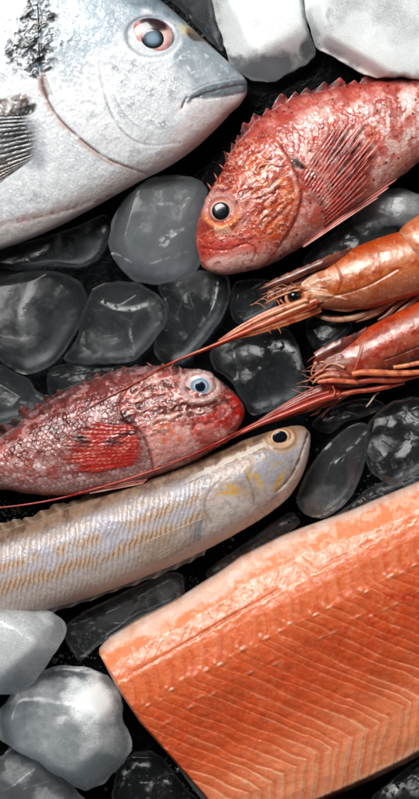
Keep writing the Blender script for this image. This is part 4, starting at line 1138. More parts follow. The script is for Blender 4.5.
# ------------------------------------------------------------------ left red fish
rb = Thing('red_fish', 'crimson scaly scorpionfish at the left with a blue eye, feeler across its head', 'fish', 120, 430, 56, 'red scorpionfish on the ice')
B = Body([
    (243.5, 405, 245, 410, 3), (239.5, 398.5, 243.5, 419, 11), (233, 390.5, 238, 430, 18), (223, 381.5, 228.5, 441.5, 25), (210, 372, 216, 450, 30), (197, 369.5, 203, 458, 33), (178, 367, 189, 464.5, 36), (150, 365, 162, 475, 38), (122, 369, 135, 484, 38), (94, 378, 105, 490.5, 37), (68, 390, 78, 495, 36),
    (44, 404, 50, 496, 34), (22, 420, 25, 494, 31), (0, 436, 0, 490, 27), (-30, 450, -30, 487, 22), (-70, 457, -70, 483, 14), (-90, 462, -90, 480, 5)], 40, res=.62, K=30, pw=2.2, qw=2.0, jag=2.6, jseed=5)
x, y = B.x, B.y
ux = (243 - x) * .972 + (y - 407) * .235; vx = (x - 243) * .235 + (y - 407) * .972
n1_ = fbm(x, y, 24, 4, 203); n2_ = fbm(x, y, 8, 4, 204); n3_ = fbm(x, y, 3.5, 3, 205)
head = pmask(x, y, [(260, 400), (240, 380), (212, 360), (180, 354), (150, 372), (128, 386), (118, 402), (122, 420), (142, 432), (152, 452), (160, 490), (240, 450)], 2.5, 2)
E, I, T = scales(ux, vx, 5.2, 4.6, 22, .25, .6)
rim = sm(.66, .95, E)
pc = Paint(x, y, '#b08682')
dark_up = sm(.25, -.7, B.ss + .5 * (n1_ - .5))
pc.mix('#7a3d38', dark_up * .85); pc.mix('#a86a64', (1 - dark_up) * .35)  # dark red back, deepened to stand for dimmer light on this fish
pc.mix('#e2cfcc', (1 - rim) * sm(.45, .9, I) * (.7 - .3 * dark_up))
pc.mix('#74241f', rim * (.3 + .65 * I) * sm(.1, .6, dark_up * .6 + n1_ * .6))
pc.mix('#4a1613', sm(.5, .64, fbm(ux * .6, vx, 5, 3, 215)) * (.3 + .6 * dark_up))
pc.mix('#ead9d6', sm(.58, .74, fbm(ux * .6, vx, 6, 3, 216)) * .4)
pc.mix('#a63a34', rim * sm(.3, .8, fbm(x, y, 20, 3, 212)) * .4)
pc.mix('#6e201b', sm(.50, .66, fbm(x, y, 13, 4, 213)) * (.2 + .6 * dark_up))
pc.mix('#a82c26', sm(.56, .7, fbm(x, y, 15, 4, 214)) * .32)
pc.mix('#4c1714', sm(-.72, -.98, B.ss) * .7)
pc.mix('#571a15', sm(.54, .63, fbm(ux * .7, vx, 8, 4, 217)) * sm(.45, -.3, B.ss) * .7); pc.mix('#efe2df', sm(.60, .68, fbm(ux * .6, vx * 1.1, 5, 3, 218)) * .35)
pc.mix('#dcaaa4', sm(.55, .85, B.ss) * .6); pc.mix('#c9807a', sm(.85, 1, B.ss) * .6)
hc = Paint(x, y, '#b2524a')
rg = 1 - np.abs(2 * fbm(ux * .8, vx * 1.7, 11, 4, 231) - 1); rg2 = 1 - np.abs(2 * fbm(x, y, 6, 3, 232) - 1)
hc.mix('#e9c9c0', sm(.72, .95, rg) * .85 * sm(.3, .5, n1_ + .15 * sm(0, -.6, B.ss)))
hc.mix('#8e2a24', sm(.52, .7, fbm(x, y, 9, 4, 233)) * .7)
hc.mix('#4c2019', sm(.56, .7, fbm(ux * .5, vx * 1.4, 7, 3, 234)) * .6)
hc.mix('#f0dcd2', sm(.9, .99, rg2) * .55)
hc.mix('#e2a096', pmask(x, y, [(140, 432), (170, 420), (196, 436), (206, 452), (186, 464), (156, 474)], 8, 5) * .85)
hc.mix('#c42a22', pmask(x, y, [(246, 400), (236, 394), (226, 402), (214, 412), (196, 418), (190, 432), (206, 440), (226, 444), (242, 424)], 9, 6) * .65)
hc.mix('#d8150f', pmask(x, y, [(246, 400), (237, 394), (230, 402), (234, 414), (243, 416)], 3, 2) * .8)
hc.mix('#e39a8e', pmask(x, y, [(200, 426), (214, 424), (228, 430), (222, 440), (206, 438)], 4, 3) * .6)
hc.mix('#5a1c14', pmask(x, y, [(160, 404), (190, 400), (222, 398), (222, 404), (196, 408), (166, 414)], 3, 3) * .8)
hc.mix('#ecc3b6', pmask(x, y, [(160, 416), (182, 412), (206, 408), (210, 414), (190, 417), (166, 421)], 2.5, 2) * .8)
for (bx, by) in ((168, 425), (172, 432), (160, 426), (180, 440), (165, 440)):
    hc.mix('#e0673e', np.exp(-(((x - bx) ** 2 + (y - by) ** 2) / 9)) * .85)
hc.line('#7a1612', [(194, 424), (192, 434), (198, 442), (208, 442)], 1.3, .45); hc.line('#7a1612', [(243, 404), (232, 410), (220, 418), (206, 424), (196, 424)], 1.1, .6)
hc.line('#f0b9ac', [(236, 404), (226, 414), (214, 422)], 1.4, .6); hc.line('#f0c5b8', [(215, 432), (222, 438)], 1.6, .6)
hc.mix('#3a1a17', sm(-.75, -.95, B.ss) * .5); hc.mix('#4a1612', sm(.56, .66, fbm(x, y, 6, 3, 236)) * sm(.35, -.2, B.ss) * .65); hc.mix('#f2ddd4', sm(.61, .69, fbm(x, y, 4.5, 3, 237)) * .4)
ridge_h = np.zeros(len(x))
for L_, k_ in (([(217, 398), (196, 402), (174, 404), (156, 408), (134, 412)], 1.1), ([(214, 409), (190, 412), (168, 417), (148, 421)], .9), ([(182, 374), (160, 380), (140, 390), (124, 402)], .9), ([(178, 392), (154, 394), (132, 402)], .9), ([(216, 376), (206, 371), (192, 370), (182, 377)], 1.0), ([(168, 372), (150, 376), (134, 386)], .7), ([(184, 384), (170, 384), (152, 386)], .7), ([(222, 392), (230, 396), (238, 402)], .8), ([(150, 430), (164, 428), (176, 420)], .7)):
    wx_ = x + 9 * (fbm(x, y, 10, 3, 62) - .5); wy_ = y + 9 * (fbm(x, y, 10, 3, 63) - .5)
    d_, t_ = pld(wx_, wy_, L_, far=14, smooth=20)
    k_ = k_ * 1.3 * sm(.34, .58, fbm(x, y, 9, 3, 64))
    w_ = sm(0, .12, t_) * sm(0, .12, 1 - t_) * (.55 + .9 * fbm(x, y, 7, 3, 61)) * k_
    hc.mix('#eebfae', np.exp(-(d_ / 1.3) ** 2) * w_ * .5)  # ridge crests lightened in the colour as if catching light
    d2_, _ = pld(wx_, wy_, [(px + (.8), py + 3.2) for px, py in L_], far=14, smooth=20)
    hc.mix('#5a130e', np.exp(-(d2_ / 1.3) ** 2) * w_ * .38)  # painted shade along the lower side of each ridge
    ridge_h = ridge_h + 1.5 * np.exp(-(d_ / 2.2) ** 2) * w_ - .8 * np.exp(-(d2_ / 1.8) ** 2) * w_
pc.c += (hc.c - pc.c) * head[:, None]
pc.mix('#2b0d0b', pmask(x, y, [(118, 412), (128, 412), (134, 420), (128, 426), (120, 422)], 3, 2.5) * .8)
ed = np.hypot((x - 200) / 18, (y - 386) / 15)
pc.mix('#d9bdb8', np.exp(-((ed - 1.0) / .2) ** 2) * .8)
d_op, _ = pld(x, y, [(128, 388), (119, 402), (124, 420), (142, 434), (150, 452), (154, 472)], far=14, smooth=20)
pc.mix('#6a1a16', np.exp(-(d_op / 1.5) ** 2) * .6)
dz = 1.3 * head + (1 - head) * (.5 * (T + .3) * (1 - rim) - .2 * rim) * (.4 + .8 * I)
dz += head * (1.6 * (rg - .6) + .8 * (rg2 - .6)) * (1 - .75 * pmask(x, y, [(250, 400), (210, 416), (150, 440), (156, 476), (230, 444)], 8))
dz += 2.2 * (n1_ - .5) + 1.2 * (n2_ - .5) + .7 * (n3_ - .5) - 1.6 * np.exp(-(d_op / 1.6) ** 2)
dz -= 1.6 * np.exp(-(pld(x, y, [(243, 404), (232, 410), (220, 418), (206, 424), (196, 424), (192, 434), (198, 442)], far=10, smooth=20)[0] / 1.4) ** 2) * .45
dz += .55 * head * ridge_h + 1.8 * np.exp(-((ed - 1.15) / .22) ** 2) - 2.5 * (1 - sm(.75, .95, ed))
B.displace(dz, .05); B.raster()
BB = B
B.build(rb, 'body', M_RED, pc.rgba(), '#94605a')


def ring_blue(r, a, X, Y):
    p = Paint(X, Y, '#d8c2c2')
    p.mix('#b5766f', sm(.7, .95, r) * sm(.4, .7, fbm(X, Y, 5, 2, 3))); p.mix('#a3231d', np.exp(-((r - .86) / .08) ** 2) * sm(.1, .9, np.sin(a)) * .9)
    p.mix('#b4c4d4', 1 - sm(.56, .66, r)); p.mix('#5f7890', np.exp(-((r - .52) / .09) ** 2) * .8)
    return p.rgba()


make_eye(rb, 200, 386, float(B.z(200, 386)) - .8, 15.5, 13, 5.0, .1, ring_blue, (5.6, 5.4), ['#0c1420', ('#16263a', .5, .9), ('#5d7c98', .85, 1.0)], 1.4, off=(.3, .6), tilt=(.0, -.08))


for q_ in ((184, 372, 178, 366), (168, 369, 161, 363), (154, 368, 146, 362)):
    thorn(rb, *q_, 45, 1.8, '#6c2620')


def red_patch(X, Y, P, Q, CR, RI):
    p = Paint(X, Y, '#a82c25')
    gx_ = Q * 13 + .5 * np.mod(RI, 2); fr_ = np.abs(gx_ - np.floor(gx_) - .5) * 2
    p.mix('#d9806a', (.35 + .65 * sm(.0, .8, CR)) * (1 - sm(.45, .85, fr_)) * .75 * sm(.35, .55, fbm(X, Y, 9, 3, 15)))
    p.mix('#f0b8a0', sm(.4, 1, CR) * (1 - sm(.3, .6, fr_)) * sm(.4, .7, fbm(X, Y, 8, 3, 5)) * .7)
    p.mix('#2e1010', sm(.52, .66, fbm(X * .6, Y * 1.4, 9, 3, 8)) * sm(.62, .3, P) * .9)
    p.mix('#bf2a22', sm(.5, 1, P) * (1 - sm(0, .8, CR)) * .7)
    p.a = np.clip(1 - .75 * sm(.78, 1, Q), 0, 1)
    return p


fan(rb, 'pectoral_fin', [(134, 424), (142, 434), (146, 446), (144, 456), (136, 466)], [(96, 421), (72, 432), (60, 447), (60, 462), (82, 474)], 13, lambda X, Y: BB.z(X, Y), red_patch, M_FIN, lift=.4, th=.8, ridge=.28, ragged=.08, rnd=.10, nb=56, per=8, curl=.8, fray=1.2, melt=.14)
def dark_spine(X, Y, P, Q, CR, RI):
    p = Paint(X, Y, '#4a1c18')
    p.mix('#8a3a30', sm(.4, 1, CR) * .6); p.mix('#1c0c0c', sm(.45, .62, fbm(X, Y, 9, 3, 19)) * .8)
    p.a = np.clip(.9 - .4 * sm(0, -1, CR) * Q, 0, 1)
    return p


fan(rb, 'dorsal_fin', [(176, 370), (150, 369), (122, 372), (94, 381), (68, 394), (44, 408), (22, 423), (0, 440), (-30, 454)], [(173, 365), (148, 363), (120, 366), (91, 375), (62, 386), (36, 398), (10, 410), (-14, 425), (-44, 442)], 17, lambda X, Y: 0 * X + 42, dark_spine, M_FIN, lift=0, th=1.2, ridge=.6, ragged=.3, rnd=.4, nb=20, per=9, fray=1.0)
fan(rb, 'pelvic_fin', [(150, 474), (147, 480), (143, 484)], [(76, 484), (70, 491), (88, 494)], 4, lambda X, Y: 0 * X + 54, red_pelvic, M_FIN, lift=0, th=2.0, ridge=.7, ragged=.05, nb=40, per=9)

# ------------------------------------------------------------------ tan fish
tn = Thing('tan_fish', 'slender tan fish with slanted brown stripes, a pale streak behind the gold ringed eye', 'fish', 150, 530, 52)
B = Body([
    (310, 432, 311, 436, 3), (304, 426.5, 310.5, 446, 9), (295, 425.5, 307.5, 462, 17), (282, 428, 300.5, 480, 23), (265, 433, 288.5, 498, 28), (242, 441, 268, 515, 32), (215, 452, 246, 529, 34), (182, 465, 215, 546, 35), (150, 477, 184, 561, 35), (115, 490, 150, 575, 34), (75, 505, 112, 590, 33),
    (35, 520, 70, 604, 32), (0, 531, 38, 613, 30), (-50, 548, -10, 628, 26), (-110, 568, -80, 640, 18), (-150, 588, -140, 642, 5)], 36, res=.62, K=30, pw=2.3, qw=2.1, jag=.7)
x, y = B.x, B.y
ux = (308 - x) * .90 + (y - 433) * .43; vx = (x - 308) * .43 + (y - 433) * .90
n1_ = fbm(x, y, 24, 4, 303); n2_ = fbm(x, y, 8, 4, 304); n3_ = fbm(x, y, 3.5, 3, 305)
head = pmask(x, y, [(320, 425), (280, 415), (250, 436), (222, 462), (204, 486), (204, 508), (212, 524), (226, 560), (290, 520), (330, 450)], 9, 5)
E, I, T = scales(ux, vx * 1.0, 4.2, 3.4, 32, .4, 1.2)
rim = sm(.62, .95, E)
pc = Paint(x, y, '#a39a9c')
s_ = B.ss
pc.mix('#8a6a52', sm(-.55, -.85, s_ + .15 * (n2_ - .5)) * .9)
pc.mix('#4e3426', sm(-.5, -.85, s_) * sm(.40, .68, n2_) * .6)
pc.mix('#c6c2cc', np.exp(-((s_ + .42) / .16) ** 2) * .6); pc.mix('#bdbac8', np.exp(-((s_ - .02) / .14) ** 2) * .5)
pc.mix('#c4b2a6', sm(.25, .6, s_) * .8); pc.mix('#b8a296', sm(.65, .95, s_) * .7)
# slanted rust stripes: two long bands of short oblique bars
bar_ph = (ux * .80 - vx * .60) / 4.6
bars = sm(.0, .9, np.cos(2 * np.pi * (bar_ph + .7 * (n2_ - .5) + 1.0 * (n1_ - .5))))
band1 = np.exp(-((s_ + .20 + .10 * (n1_ - .5)) / .13) ** 2); band2 = np.exp(-((s_ - .22 + .14 * (n1_ - .5)) / .14) ** 2); band3 = np.exp(-((s_ + .50) / .1) ** 2) * .5
bmod = sm(.22, .45, fbm(x, y, 26, 3, 312))
bnd = np.clip(band1 + band2 + band3, 0, 1) * bmod * (1 - head)
pc.mix('#c09664', np.clip(band1 + band2, 0, 1) * bmod * .6 * (1 - head))
pc.mix('#9c6022', bnd * (.35 + .65 * bars) * .95)
pc.mix('#7d82a0', np.exp(-((s_ + .34) / .09) ** 2) * (1 - bars) * .3)
pc.mix('#c6c2c8', (1 - head) * (1 - bars) * sm(-.6, -.4, s_) * sm(.65, .3, s_) * .5); pc.mix('#8f8794', (1 - head) * bars * sm(-.6, -.4, s_) * sm(.65, .3, s_) * (1 - bnd) * .35)
pc.mix('#8d8590', rim * (.02 + .25 * I) * sm(.9, .4, s_) * (1 - head))
pc.mix('#efeae6', (1 - rim) * sm(.6, .95, I) * .10 * (1 - head))  # faint silvery scale glints painted over the body
hc = Paint(x, y, '#b5a196')
hc.mix('#8c95a6', sm(.48, .66, n1_) * .55); hc.mix('#a07c5c', sm(.5, .7, fbm(x, y, 14, 3, 321)) * .45)
hc.mix('#8f6a4e', sm(-.45, -.8, s_) * .8); hc.mix('#c4b0a4', sm(.2, .6, s_) * .75)
hc.mix('#c9bcb4', pmask(x, y, [(206, 500), (226, 494), (250, 500), (262, 512), (236, 530), (212, 534)], 8, 3) * .7)
hc.mix('#e0d4cc', pmask(x, y, [(300, 440), (309, 440), (306, 464), (298, 484), (280, 506), (276, 500), (292, 470)], 3, 2) * .5)
hc.mix('#6f7682', sm(.58, .7, n3_) * .25)
for L_ in ([(252, 470), (258, 478), (262, 488)], [(268, 474), (274, 466), (286, 460)], [(284, 470), (278, 482), (274, 494)], [(225, 484), (236, 490), (232, 496)], [(246, 466), (250, 484)], [(262, 456), (268, 462)], [(214, 496), (226, 492), (238, 494)], [(288, 462), (284, 476)]):
    hc.line('#cf9438', L_, 2.0, .75, fade=(.2, .3))
hc.line('#5e463a', [(308, 433), (304, 446), (298, 462), (288, 480), (276, 492)], 1.5, .75, fade=(0, .3)); hc.line('#eadfd6', [(310, 440), (307, 454), (301, 470), (290, 488)], 2.0, .6, fade=(0, .3))
for L_ in ([(292, 450), (290, 470), (278, 492), (262, 510)], [(244, 470), (252, 490), (254, 506)]):
    hc.line('#7b6a5e', L_, 1.3, .55, fade=(.15, .2))
pc.c += (hc.c - pc.c) * head[:, None]
# pale ragged streak
st = [(269, 440), (258, 447), (242, 454), (222, 463), (200, 474), (182, 482)]
d_, t_ = pld(x, y, st, far=14, smooth=24)
wid_ = (3.6 - 1.6 * t_) * (.05 + 1.9 * fbm(x, y, 3.6, 3, 331))
pc.mix('#ddd4c8', (1 - sm(wid_ - 1.2, wid_ + 1.2, d_)) * sm(1, .7, t_) * .8)
pc.line('#4d3524', [(268, 435), (240, 447), (205, 461), (170, 474)], 2.6, .6)
ed = np.hypot((x - 280.5) / 12, (y - 437) / 9.5)
pc.mix('#cda27c', (1 - sm(.8, 1.5, np.hypot((x - 281) / 14, (y - 440) / 11))) * .7)
pc.mix('#7a5638', np.exp(-((ed - 1.25) / .15) ** 2) * .5)
d_op, _ = pld(x, y, [(250, 450), (236, 466), (216, 484), (206, 498), (206, 512), (214, 528)], far=14, smooth=22)
pc.mix('#6c5648', np.exp(-(d_op / 1.5) ** 2) * .32 * sm(-.5, 0, s_) * sm(.3, .6, fbm(x, y, 12, 3, 92)))
dz = 1.0 * head + (1 - head) * (.10 * (T + .3) * (1 - rim) + .30 * bars)
dz += 1.6 * (n1_ - .5) + .7 * (n2_ - .5) + .35 * (n3_ - .5) - .6 * np.exp(-(d_op / 1.6) ** 2) * sm(-.5, 0, s_)
dz += 1.0 * (1 - sm(2, 4, d_)) + 1.0 * np.exp(-((ed - 1.15) / .2) ** 2) - 1.5 * (1 - sm(.7, .95, ed))
dz -= 1.5 * np.exp(-(pld(x, y, [(309, 432), (304, 446), (298, 462), (288, 480), (276, 492)], far=10, smooth=18)[0] / 1.5) ** 2)
B.displace(dz, .05); B.raster()
BT = B
B.build(tn, 'body', M_TAN, pc.rgba(), '#a89a90')


def ring_gold(r, a, X, Y):
    p = Paint(X, Y, '#c8a48a')
    p.mix('#e8c890', np.exp(-((r - .74) / .06) ** 2) * .95); p.mix('#8a5a3a', sm(.82, .98, r) * .7); p.mix('#3b2f2b', 1 - sm(.60, .68, r))
    return p.rgba()


make_eye(tn, 280, 437.5, float(B.z(280, 437.5)) - .2, 11.2, 9.0, 4.6, -.25, ring_gold, (7.4, 6.0), ['#0e1420', ('#0a0d14', .5, .9)], 1.3, off=(-.4, -.6), tilt=(0, -.05))


def tan_fin(X, Y, P, Q, CR, RI):
    p = Paint(X, Y, '#d8bfa8')
    p.mix('#e0cfc0', sm(.4, 1, CR) * .5); p.mix('#b08d68', sm(.45, .7, fbm(X, Y, 9, 3, 4)) * .4)
    p.mix('#8b92a0', np.exp(-((Q - .06) / .12) ** 2) * .8); p.mix('#e9e0d6', sm(.06, .02, P) * .9)
    p.a = np.clip(.20 + .12 * sm(.3, 1, CR) + .25 * sm(.2, 0, Q) + .4 * sm(.07, .03, P), 0, 1) * sm(1, .7, Q)
    return p


fan(tn, 'pectoral_fin', [(206, 516), (204, 522), (203, 528), (205, 535)], [(132, 546), (124, 556), (122, 566), (146, 570)], 12, lambda X, Y: BT.z(X, Y, 40), tan_fin, M_FIN, lift=1.0, th=.8, ridge=.18, ragged=.06, melt=.1, nb=60, per=8, curl=1.5)


def anal_fin(X, Y, P, Q, CR, RI):
    p = Paint(X, Y, '#c4c6c6')
    p.mix('#eceeee', sm(.5, 1, CR) * .7); p.mix('#cfc0b2', sm(.5, 0, Q) * .6)
    p.a = np.clip(.5 + .3 * sm(.3, 1, CR) - .15 * Q + .25 * sm(.85, 1, Q), 0, 1)
    return p


fan(tn, 'anal_fin', [(208, 545), (184, 558), (150, 572), (112, 587), (75, 600), (40, 610)], [(204, 556), (178, 570), (142, 584), (104, 597), (66, 610), (30, 621)], 9, lambda X, Y: 0 * X + 36, anal_fin, M_FIN, lift=0, th=.7, ridge=.5, ragged=.16, rnd=.14, nb=22, per=11)


def tan_dorsal(X, Y, P, Q, CR, RI):
    p = Paint(X, Y, '#7d6049')
    p.mix('#c9b49c', sm(.4, 1, CR) * .6); p.a = np.clip(.8 - .3 * Q, 0, 1)
    return p


fan(tn, 'dorsal_fin', [(150, 481), (115, 494), (75, 509), (35, 524), (0, 535), (-50, 552)], [(146, 474), (108, 485), (66, 500), (26, 514), (-8, 525), (-58, 541)], 13, lambda X, Y: 0 * X + 40, tan_dorsal, M_FIN, lift=0, th=.9, ridge=.4, ragged=.15, rnd=.3, nb=14, per=8, fray=1.)


# ------------------------------------------------------------------ shrimps
def over(x, y, low):
    z = np.full(np.shape(x), float(low))
    for Bd in (BB, BT):
        z = np.maximum(z, Bd.z(x, y, -50) + 1.6)
    return z


def strand(thing, name, pts, r, col, z0, z1=None, col2=None, over_fish=False, n=8, flat=1.0, wob=0, parent=None, seed=1, bright=.25):
    P = cr(pts, max(20, 6 * len(pts)))
    P = resamp(P, max(16, int(np.linalg.norm(np.diff(P, axis=0), axis=1).sum() / 2.2)))
    zz = np.interp(np.linspace(0, 1, len(P)), [0, .5, 1], [z0, (z0 + (z0 if z1 is None else z1)) / 2, z0 if z1 is None else z1])
    if over_fish:
        zz = np.maximum(zz, over(P[:, 0], P[:, 1], 0))
        for _ in range(6):
            zz[1:-1] = np.maximum(zz[1:-1], (zz[:-2] + zz[2:]) / 2)
    Q = np.c_[P, zz]

    def cf(x, y, t, a):
        p = Paint(x, y, col)
        if col2: p.mix(col2, sm(.0, 1, t))
        p.mix('#f0b48e', sm(.5, .75, fbm(t * 14, a * 3, 1, 3, seed)) * bright)
        p.mix('#6a1c10', sm(.55, .8, fbm(x, y, 6, 3, seed + 3)) * .5)
        return p.rgba()
    return tube(thing, name, Q, r, M_SHELL, cf, n=n, flat=flat, samp=len(Q), parent=parent, wob=wob)


def blade(thing, name, top, bot, zf, cols, mat, ridges=5, th=1.4, nb=40, na=26, teeth=0, seed=1, dome_h=1.5, parent=None, alpha=1.0):
    """a flat pointed plate between two edges"""
    T = resamp(cr(top, 120), nb); Bt = resamp(cr(bot, 120), nb)
    q = np.linspace(0, 1, na)
    X = T[:, :1] + (Bt[:, :1] - T[:, :1]) * q; Y = T[:, 1:] + (Bt[:, 1:] - T[:, 1:]) * q
    if teeth:
        k = np.arange(nb) / nb * teeth; saw = (k - np.floor(k))
        wv_ = (1 - sm(0, .25, q))[None, :] * saw[:, None]
        X = X - 0 * wv_; Y = Y - 1.2 * wv_
    Z = zf(X, Y) + dome_h * np.sin(np.pi * q)[None, :] + .32 * np.cos(q * np.pi * 2 * ridges)[None, :]
    P = np.repeat(np.linspace(0, 1, nb), na); Q = np.tile(q, nb)
    p = Paint(X.ravel(), Y.ravel(), cols[0])
    p.mix(cols[1], sm(.2, 1, np.cos(Q * np.pi * 2 * ridges)) * .7)
    p.mix(cols[2], sm(.48, .7, fbm(X.ravel(), Y.ravel(), 8, 3, seed)) * .8)
    p.a[:] = alpha
    return sheet(thing, name, X, Y, Z, th, mat, p.rgba(), parent)


def shell_paint(x, y, s_, seed, pal, L):
    """pal: base, edge red, pale highlight band, dark patch, belly"""
    n1 = fbm(x, y, 26, 4, seed); n2 = fbm(x, y, 9, 4, seed + 1); n3 = fbm(x, y, 4, 3, seed + 2)
    p = Paint(x, y, pal[0])
    p.mix(pal[1], sm(-.45, -.9, s_ + .3 * (n1 - .5)) * .9)
    p.mix(pal[2], np.exp(-((s_ + .38 + .35 * (n1 - .5)) / .22) ** 2) * .85)  # highlight along the upper flank, painted into the shell colour
    p.mix(pal[3], np.exp(-((s_ - .02 + .5 * (n1 - .5)) / .16) ** 2) * sm(.3, .55, n2) * .9)
    p.mix(pal[4], sm(.1, .55, s_ + .2 * (n2 - .5)) * .7)
    p.mix(pal[3], sm(.54, .7, n2) * .5); p.mix(pal[2], sm(.6, .78, n3) * .35)
    return p, n1, n2, n3


def shell(thing, name, st, zc, seed, pal, lines=(), K=24, res=.62):
    b = Body(st, zc, res=res, K=K, pw=2.1, qw=2.0)
    p, n1, n2, n3 = shell_paint(b.x, b.y, b.ss, seed, pal, None)
    dz = 1.6 * (n1 - .5) + .8 * (n2 - .5) + .3 * (n3 - .5)
    for (pts, wd, c, k, h) in lines:
        d, t = pld(b.x, b.y, pts, far=12, smooth=16)
        p.mix(c, np.exp(-(d / wd) ** 2) * k); dz = dz + h * np.exp(-(d / wd) ** 2)
    b.displace(dz, .05); b.raster()
    b.build(thing, name, M_SHELL, p.rgba(), '#7d3a26')
    return b


PA_ = ['#c06a3c', '#b43e0c', '#e0ac92', '#a33c08', '#a2604a']
PB_ = ['#aa5238', '#bc3a10', '#bc938a', '#8a1e0a', '#6a2a1e']

sa = Thing('shrimp', 'upper orange shrimp whose long spear of feelers points to the left red fish', 'shrimp', 350, 275, 36, 'red shrimps at the right')
CA = shell(sa, 'carapace', [(290, 292, 291, 299, 4), (300, 283, 302, 305, 10), (314, 271, 319, 309, 16), (336, 257, 342, 310, 21), (360, 245, 366, 309, 24), (384, 236, 393, 302, 25), (405, 230, 421, 294, 25), (428, 223, 448, 284, 22), (440, 222, 458, 280, 8)], 36, 400, PA_,
           [([(334, 262), (341, 280), (338, 292)], 1.0, '#8a3a1c', .6, -.8), ([(318, 306), (330, 298), (352, 292), (372, 284), (396, 270)], 1.4, '#9a4524', .5, -1.0), ([(312, 294), (328, 296), (346, 300)], 1.3, '#f0c4a8', .6, .9), ([(308, 288), (316, 282), (320, 272)], 1.5, '#e9b79a', .5, .8)])
shell(sa, 'abdomen', [(399, 231, 402, 250, 6), (404, 225, 414, 262, 18), (414, 218, 432, 280, 24), (432, 208, 458, 284, 27), (462, 196, 490, 270, 27), (500, 184, 520, 240, 20), (530, 180, 540, 210, 6)], 42, 420, ['#d08a68', '#c2683c', '#e0ac90', '#b3582c', '#c08068'], res=.8)
blade(sa, 'rostrum', [(258, 290), (272, 281), (290, 273), (310, 264.5), (330, 256), (350, 248)], [(258, 290.5), (274, 287), (292, 281.5), (312, 272), (332, 265), (352, 258)], lambda X, Y: 50 + .12 * (X - 300) - .45 * np.clip(X - 322, 0, 99), ['#6e3626', '#8a5640', '#44201a'], M_SHELL, 1, 1.8, nb=70, teeth=9, seed=31, dome_h=2.5)
blade(sa, 'antenna_scale', [(268, 289), (280, 284), (294, 279), (306, 276)], [(266, 303), (280, 296), (296, 288), (308, 284)], lambda X, Y: 0 * X + 42, ['#9a5a3e', '#c98b66', '#5e2c1e'], M_SHELL, 3, 1.4, seed=32)
blade(sa, 'antenna_scale', [(316, 294), (292, 301), (266, 311), (242, 324), (218, 340)], [(322, 312), (300, 321), (276, 329), (250, 336.5), (218, 343)], lambda X, Y: 46 - .02 * (310 - X) - .35 * np.clip(X - 302, 0, 50), ['#b8623e', '#e2a684', '#9c3c20'], M_SHELL, 5, 2.0, nb=80, seed=33, dome_h=3)
for (pts, r) in (([(272, 322), (278, 328), (281, 334)], [1.6, .3]), ([(262, 324), (268, 330), (271, 334)], [1.3, .3]), ([(280, 300), (284, 304), (290, 306)], [1.4, .3]), ([(276, 299), (279, 304), (281, 308)], [1.1, .3])):
    strand(sa, 'spine', pts, r, '#c97248', 46, 45, n=6)
for (tp, bt, c, nm) in (
        ([(301, 284), (310, 276), (322, 271), (334, 270)], [(300, 291), (312, 290), (324, 288), (336, 286)], ['#dba486', '#ecc6ae', '#b8623e'], 'head_plate'),
        ([(303, 293), (314, 289), (326, 290), (338, 294)], [(306, 303), (316, 303), (328, 302), (340, 300)], ['#d0906c', '#e8bca0', '#a8482a'], 'head_plate')):
    blade(sa, nm, tp, bt, lambda X, Y: np.maximum(CA.z(X, Y, 40), 44) - .25 * np.clip(X - 322, 0, 99) + .8, c, M_SHELL, 2, 2.5, seed=37, dome_h=1.5)
se = dome(sa, 'eye', 294, 296.5, 47, 7.0, 6.4, 6, M_EYE, lambda r, a, X, Y: Paint(X, Y, '#0d0d10').rgba(), .2, base=5)
strand(sa, 'eye_stalk', [(287, 292), (286, 299), (290, 305), (298, 306), (304, 302)], [1.5, 1.8, 2.2, 2.4, 2.6], '#c98460', 47, 48, n=10, parent=None)
strand(sa, 'eye_stalk', [(286, 291), (293, 288), (300, 288), (306, 290)], [1.0, 1.4, 1.6, 2.0], '#b4714e', 49, 48, n=8)
for (pts, r, c, z0, z1, ov, nm) in (
        ([(318, 300), (290, 313), (262, 325), (236, 336), (210, 347), (180, 359), (162, 368), (140, 381), (119, 392), (96, 404), (70, 420)], [4.6, 4.2, 3.4, 2.4, 1.7, 1.2, 1.0, .8, .7, .5, .35], '#c4532e', 47, 46, True, 'antenna'),
        ([(316, 304), (288, 318), (262, 329), (240, 337), (215, 347), (190, 356), (178, 360), (173, 364), (172, 370), (176, 374)], [4.4, 4.0, 3.2, 2.3, 1.6, 1.2, 1.0, .8, .6, .4], '#bf5a34', 45, 44, True, 'antenna'),
        ([(308, 300), (286, 308), (262, 318), (240, 330), (226, 338)], [3.4, 3.0, 2.4, 1.6, .5], '#d98c64', 51, 47, False, 'antennule'),
        ([(306, 305), (284, 314), (264, 323), (246, 332)], [2.2, 1.8, 1.2, .4], '#e0a07c', 51, 47, False, 'antennule'),
        ([(300, 290), (286, 294), (274, 299), (265, 304)], [1.4, 1.2, .9, .4], '#c27850', 50, 48, False, 'antennule')):
    strand(sa, nm, pts, r, c, z0, z1, '#a82f1c' if nm == 'antenna' else None, ov, n=8, seed=hash(len(pts)) % 50)
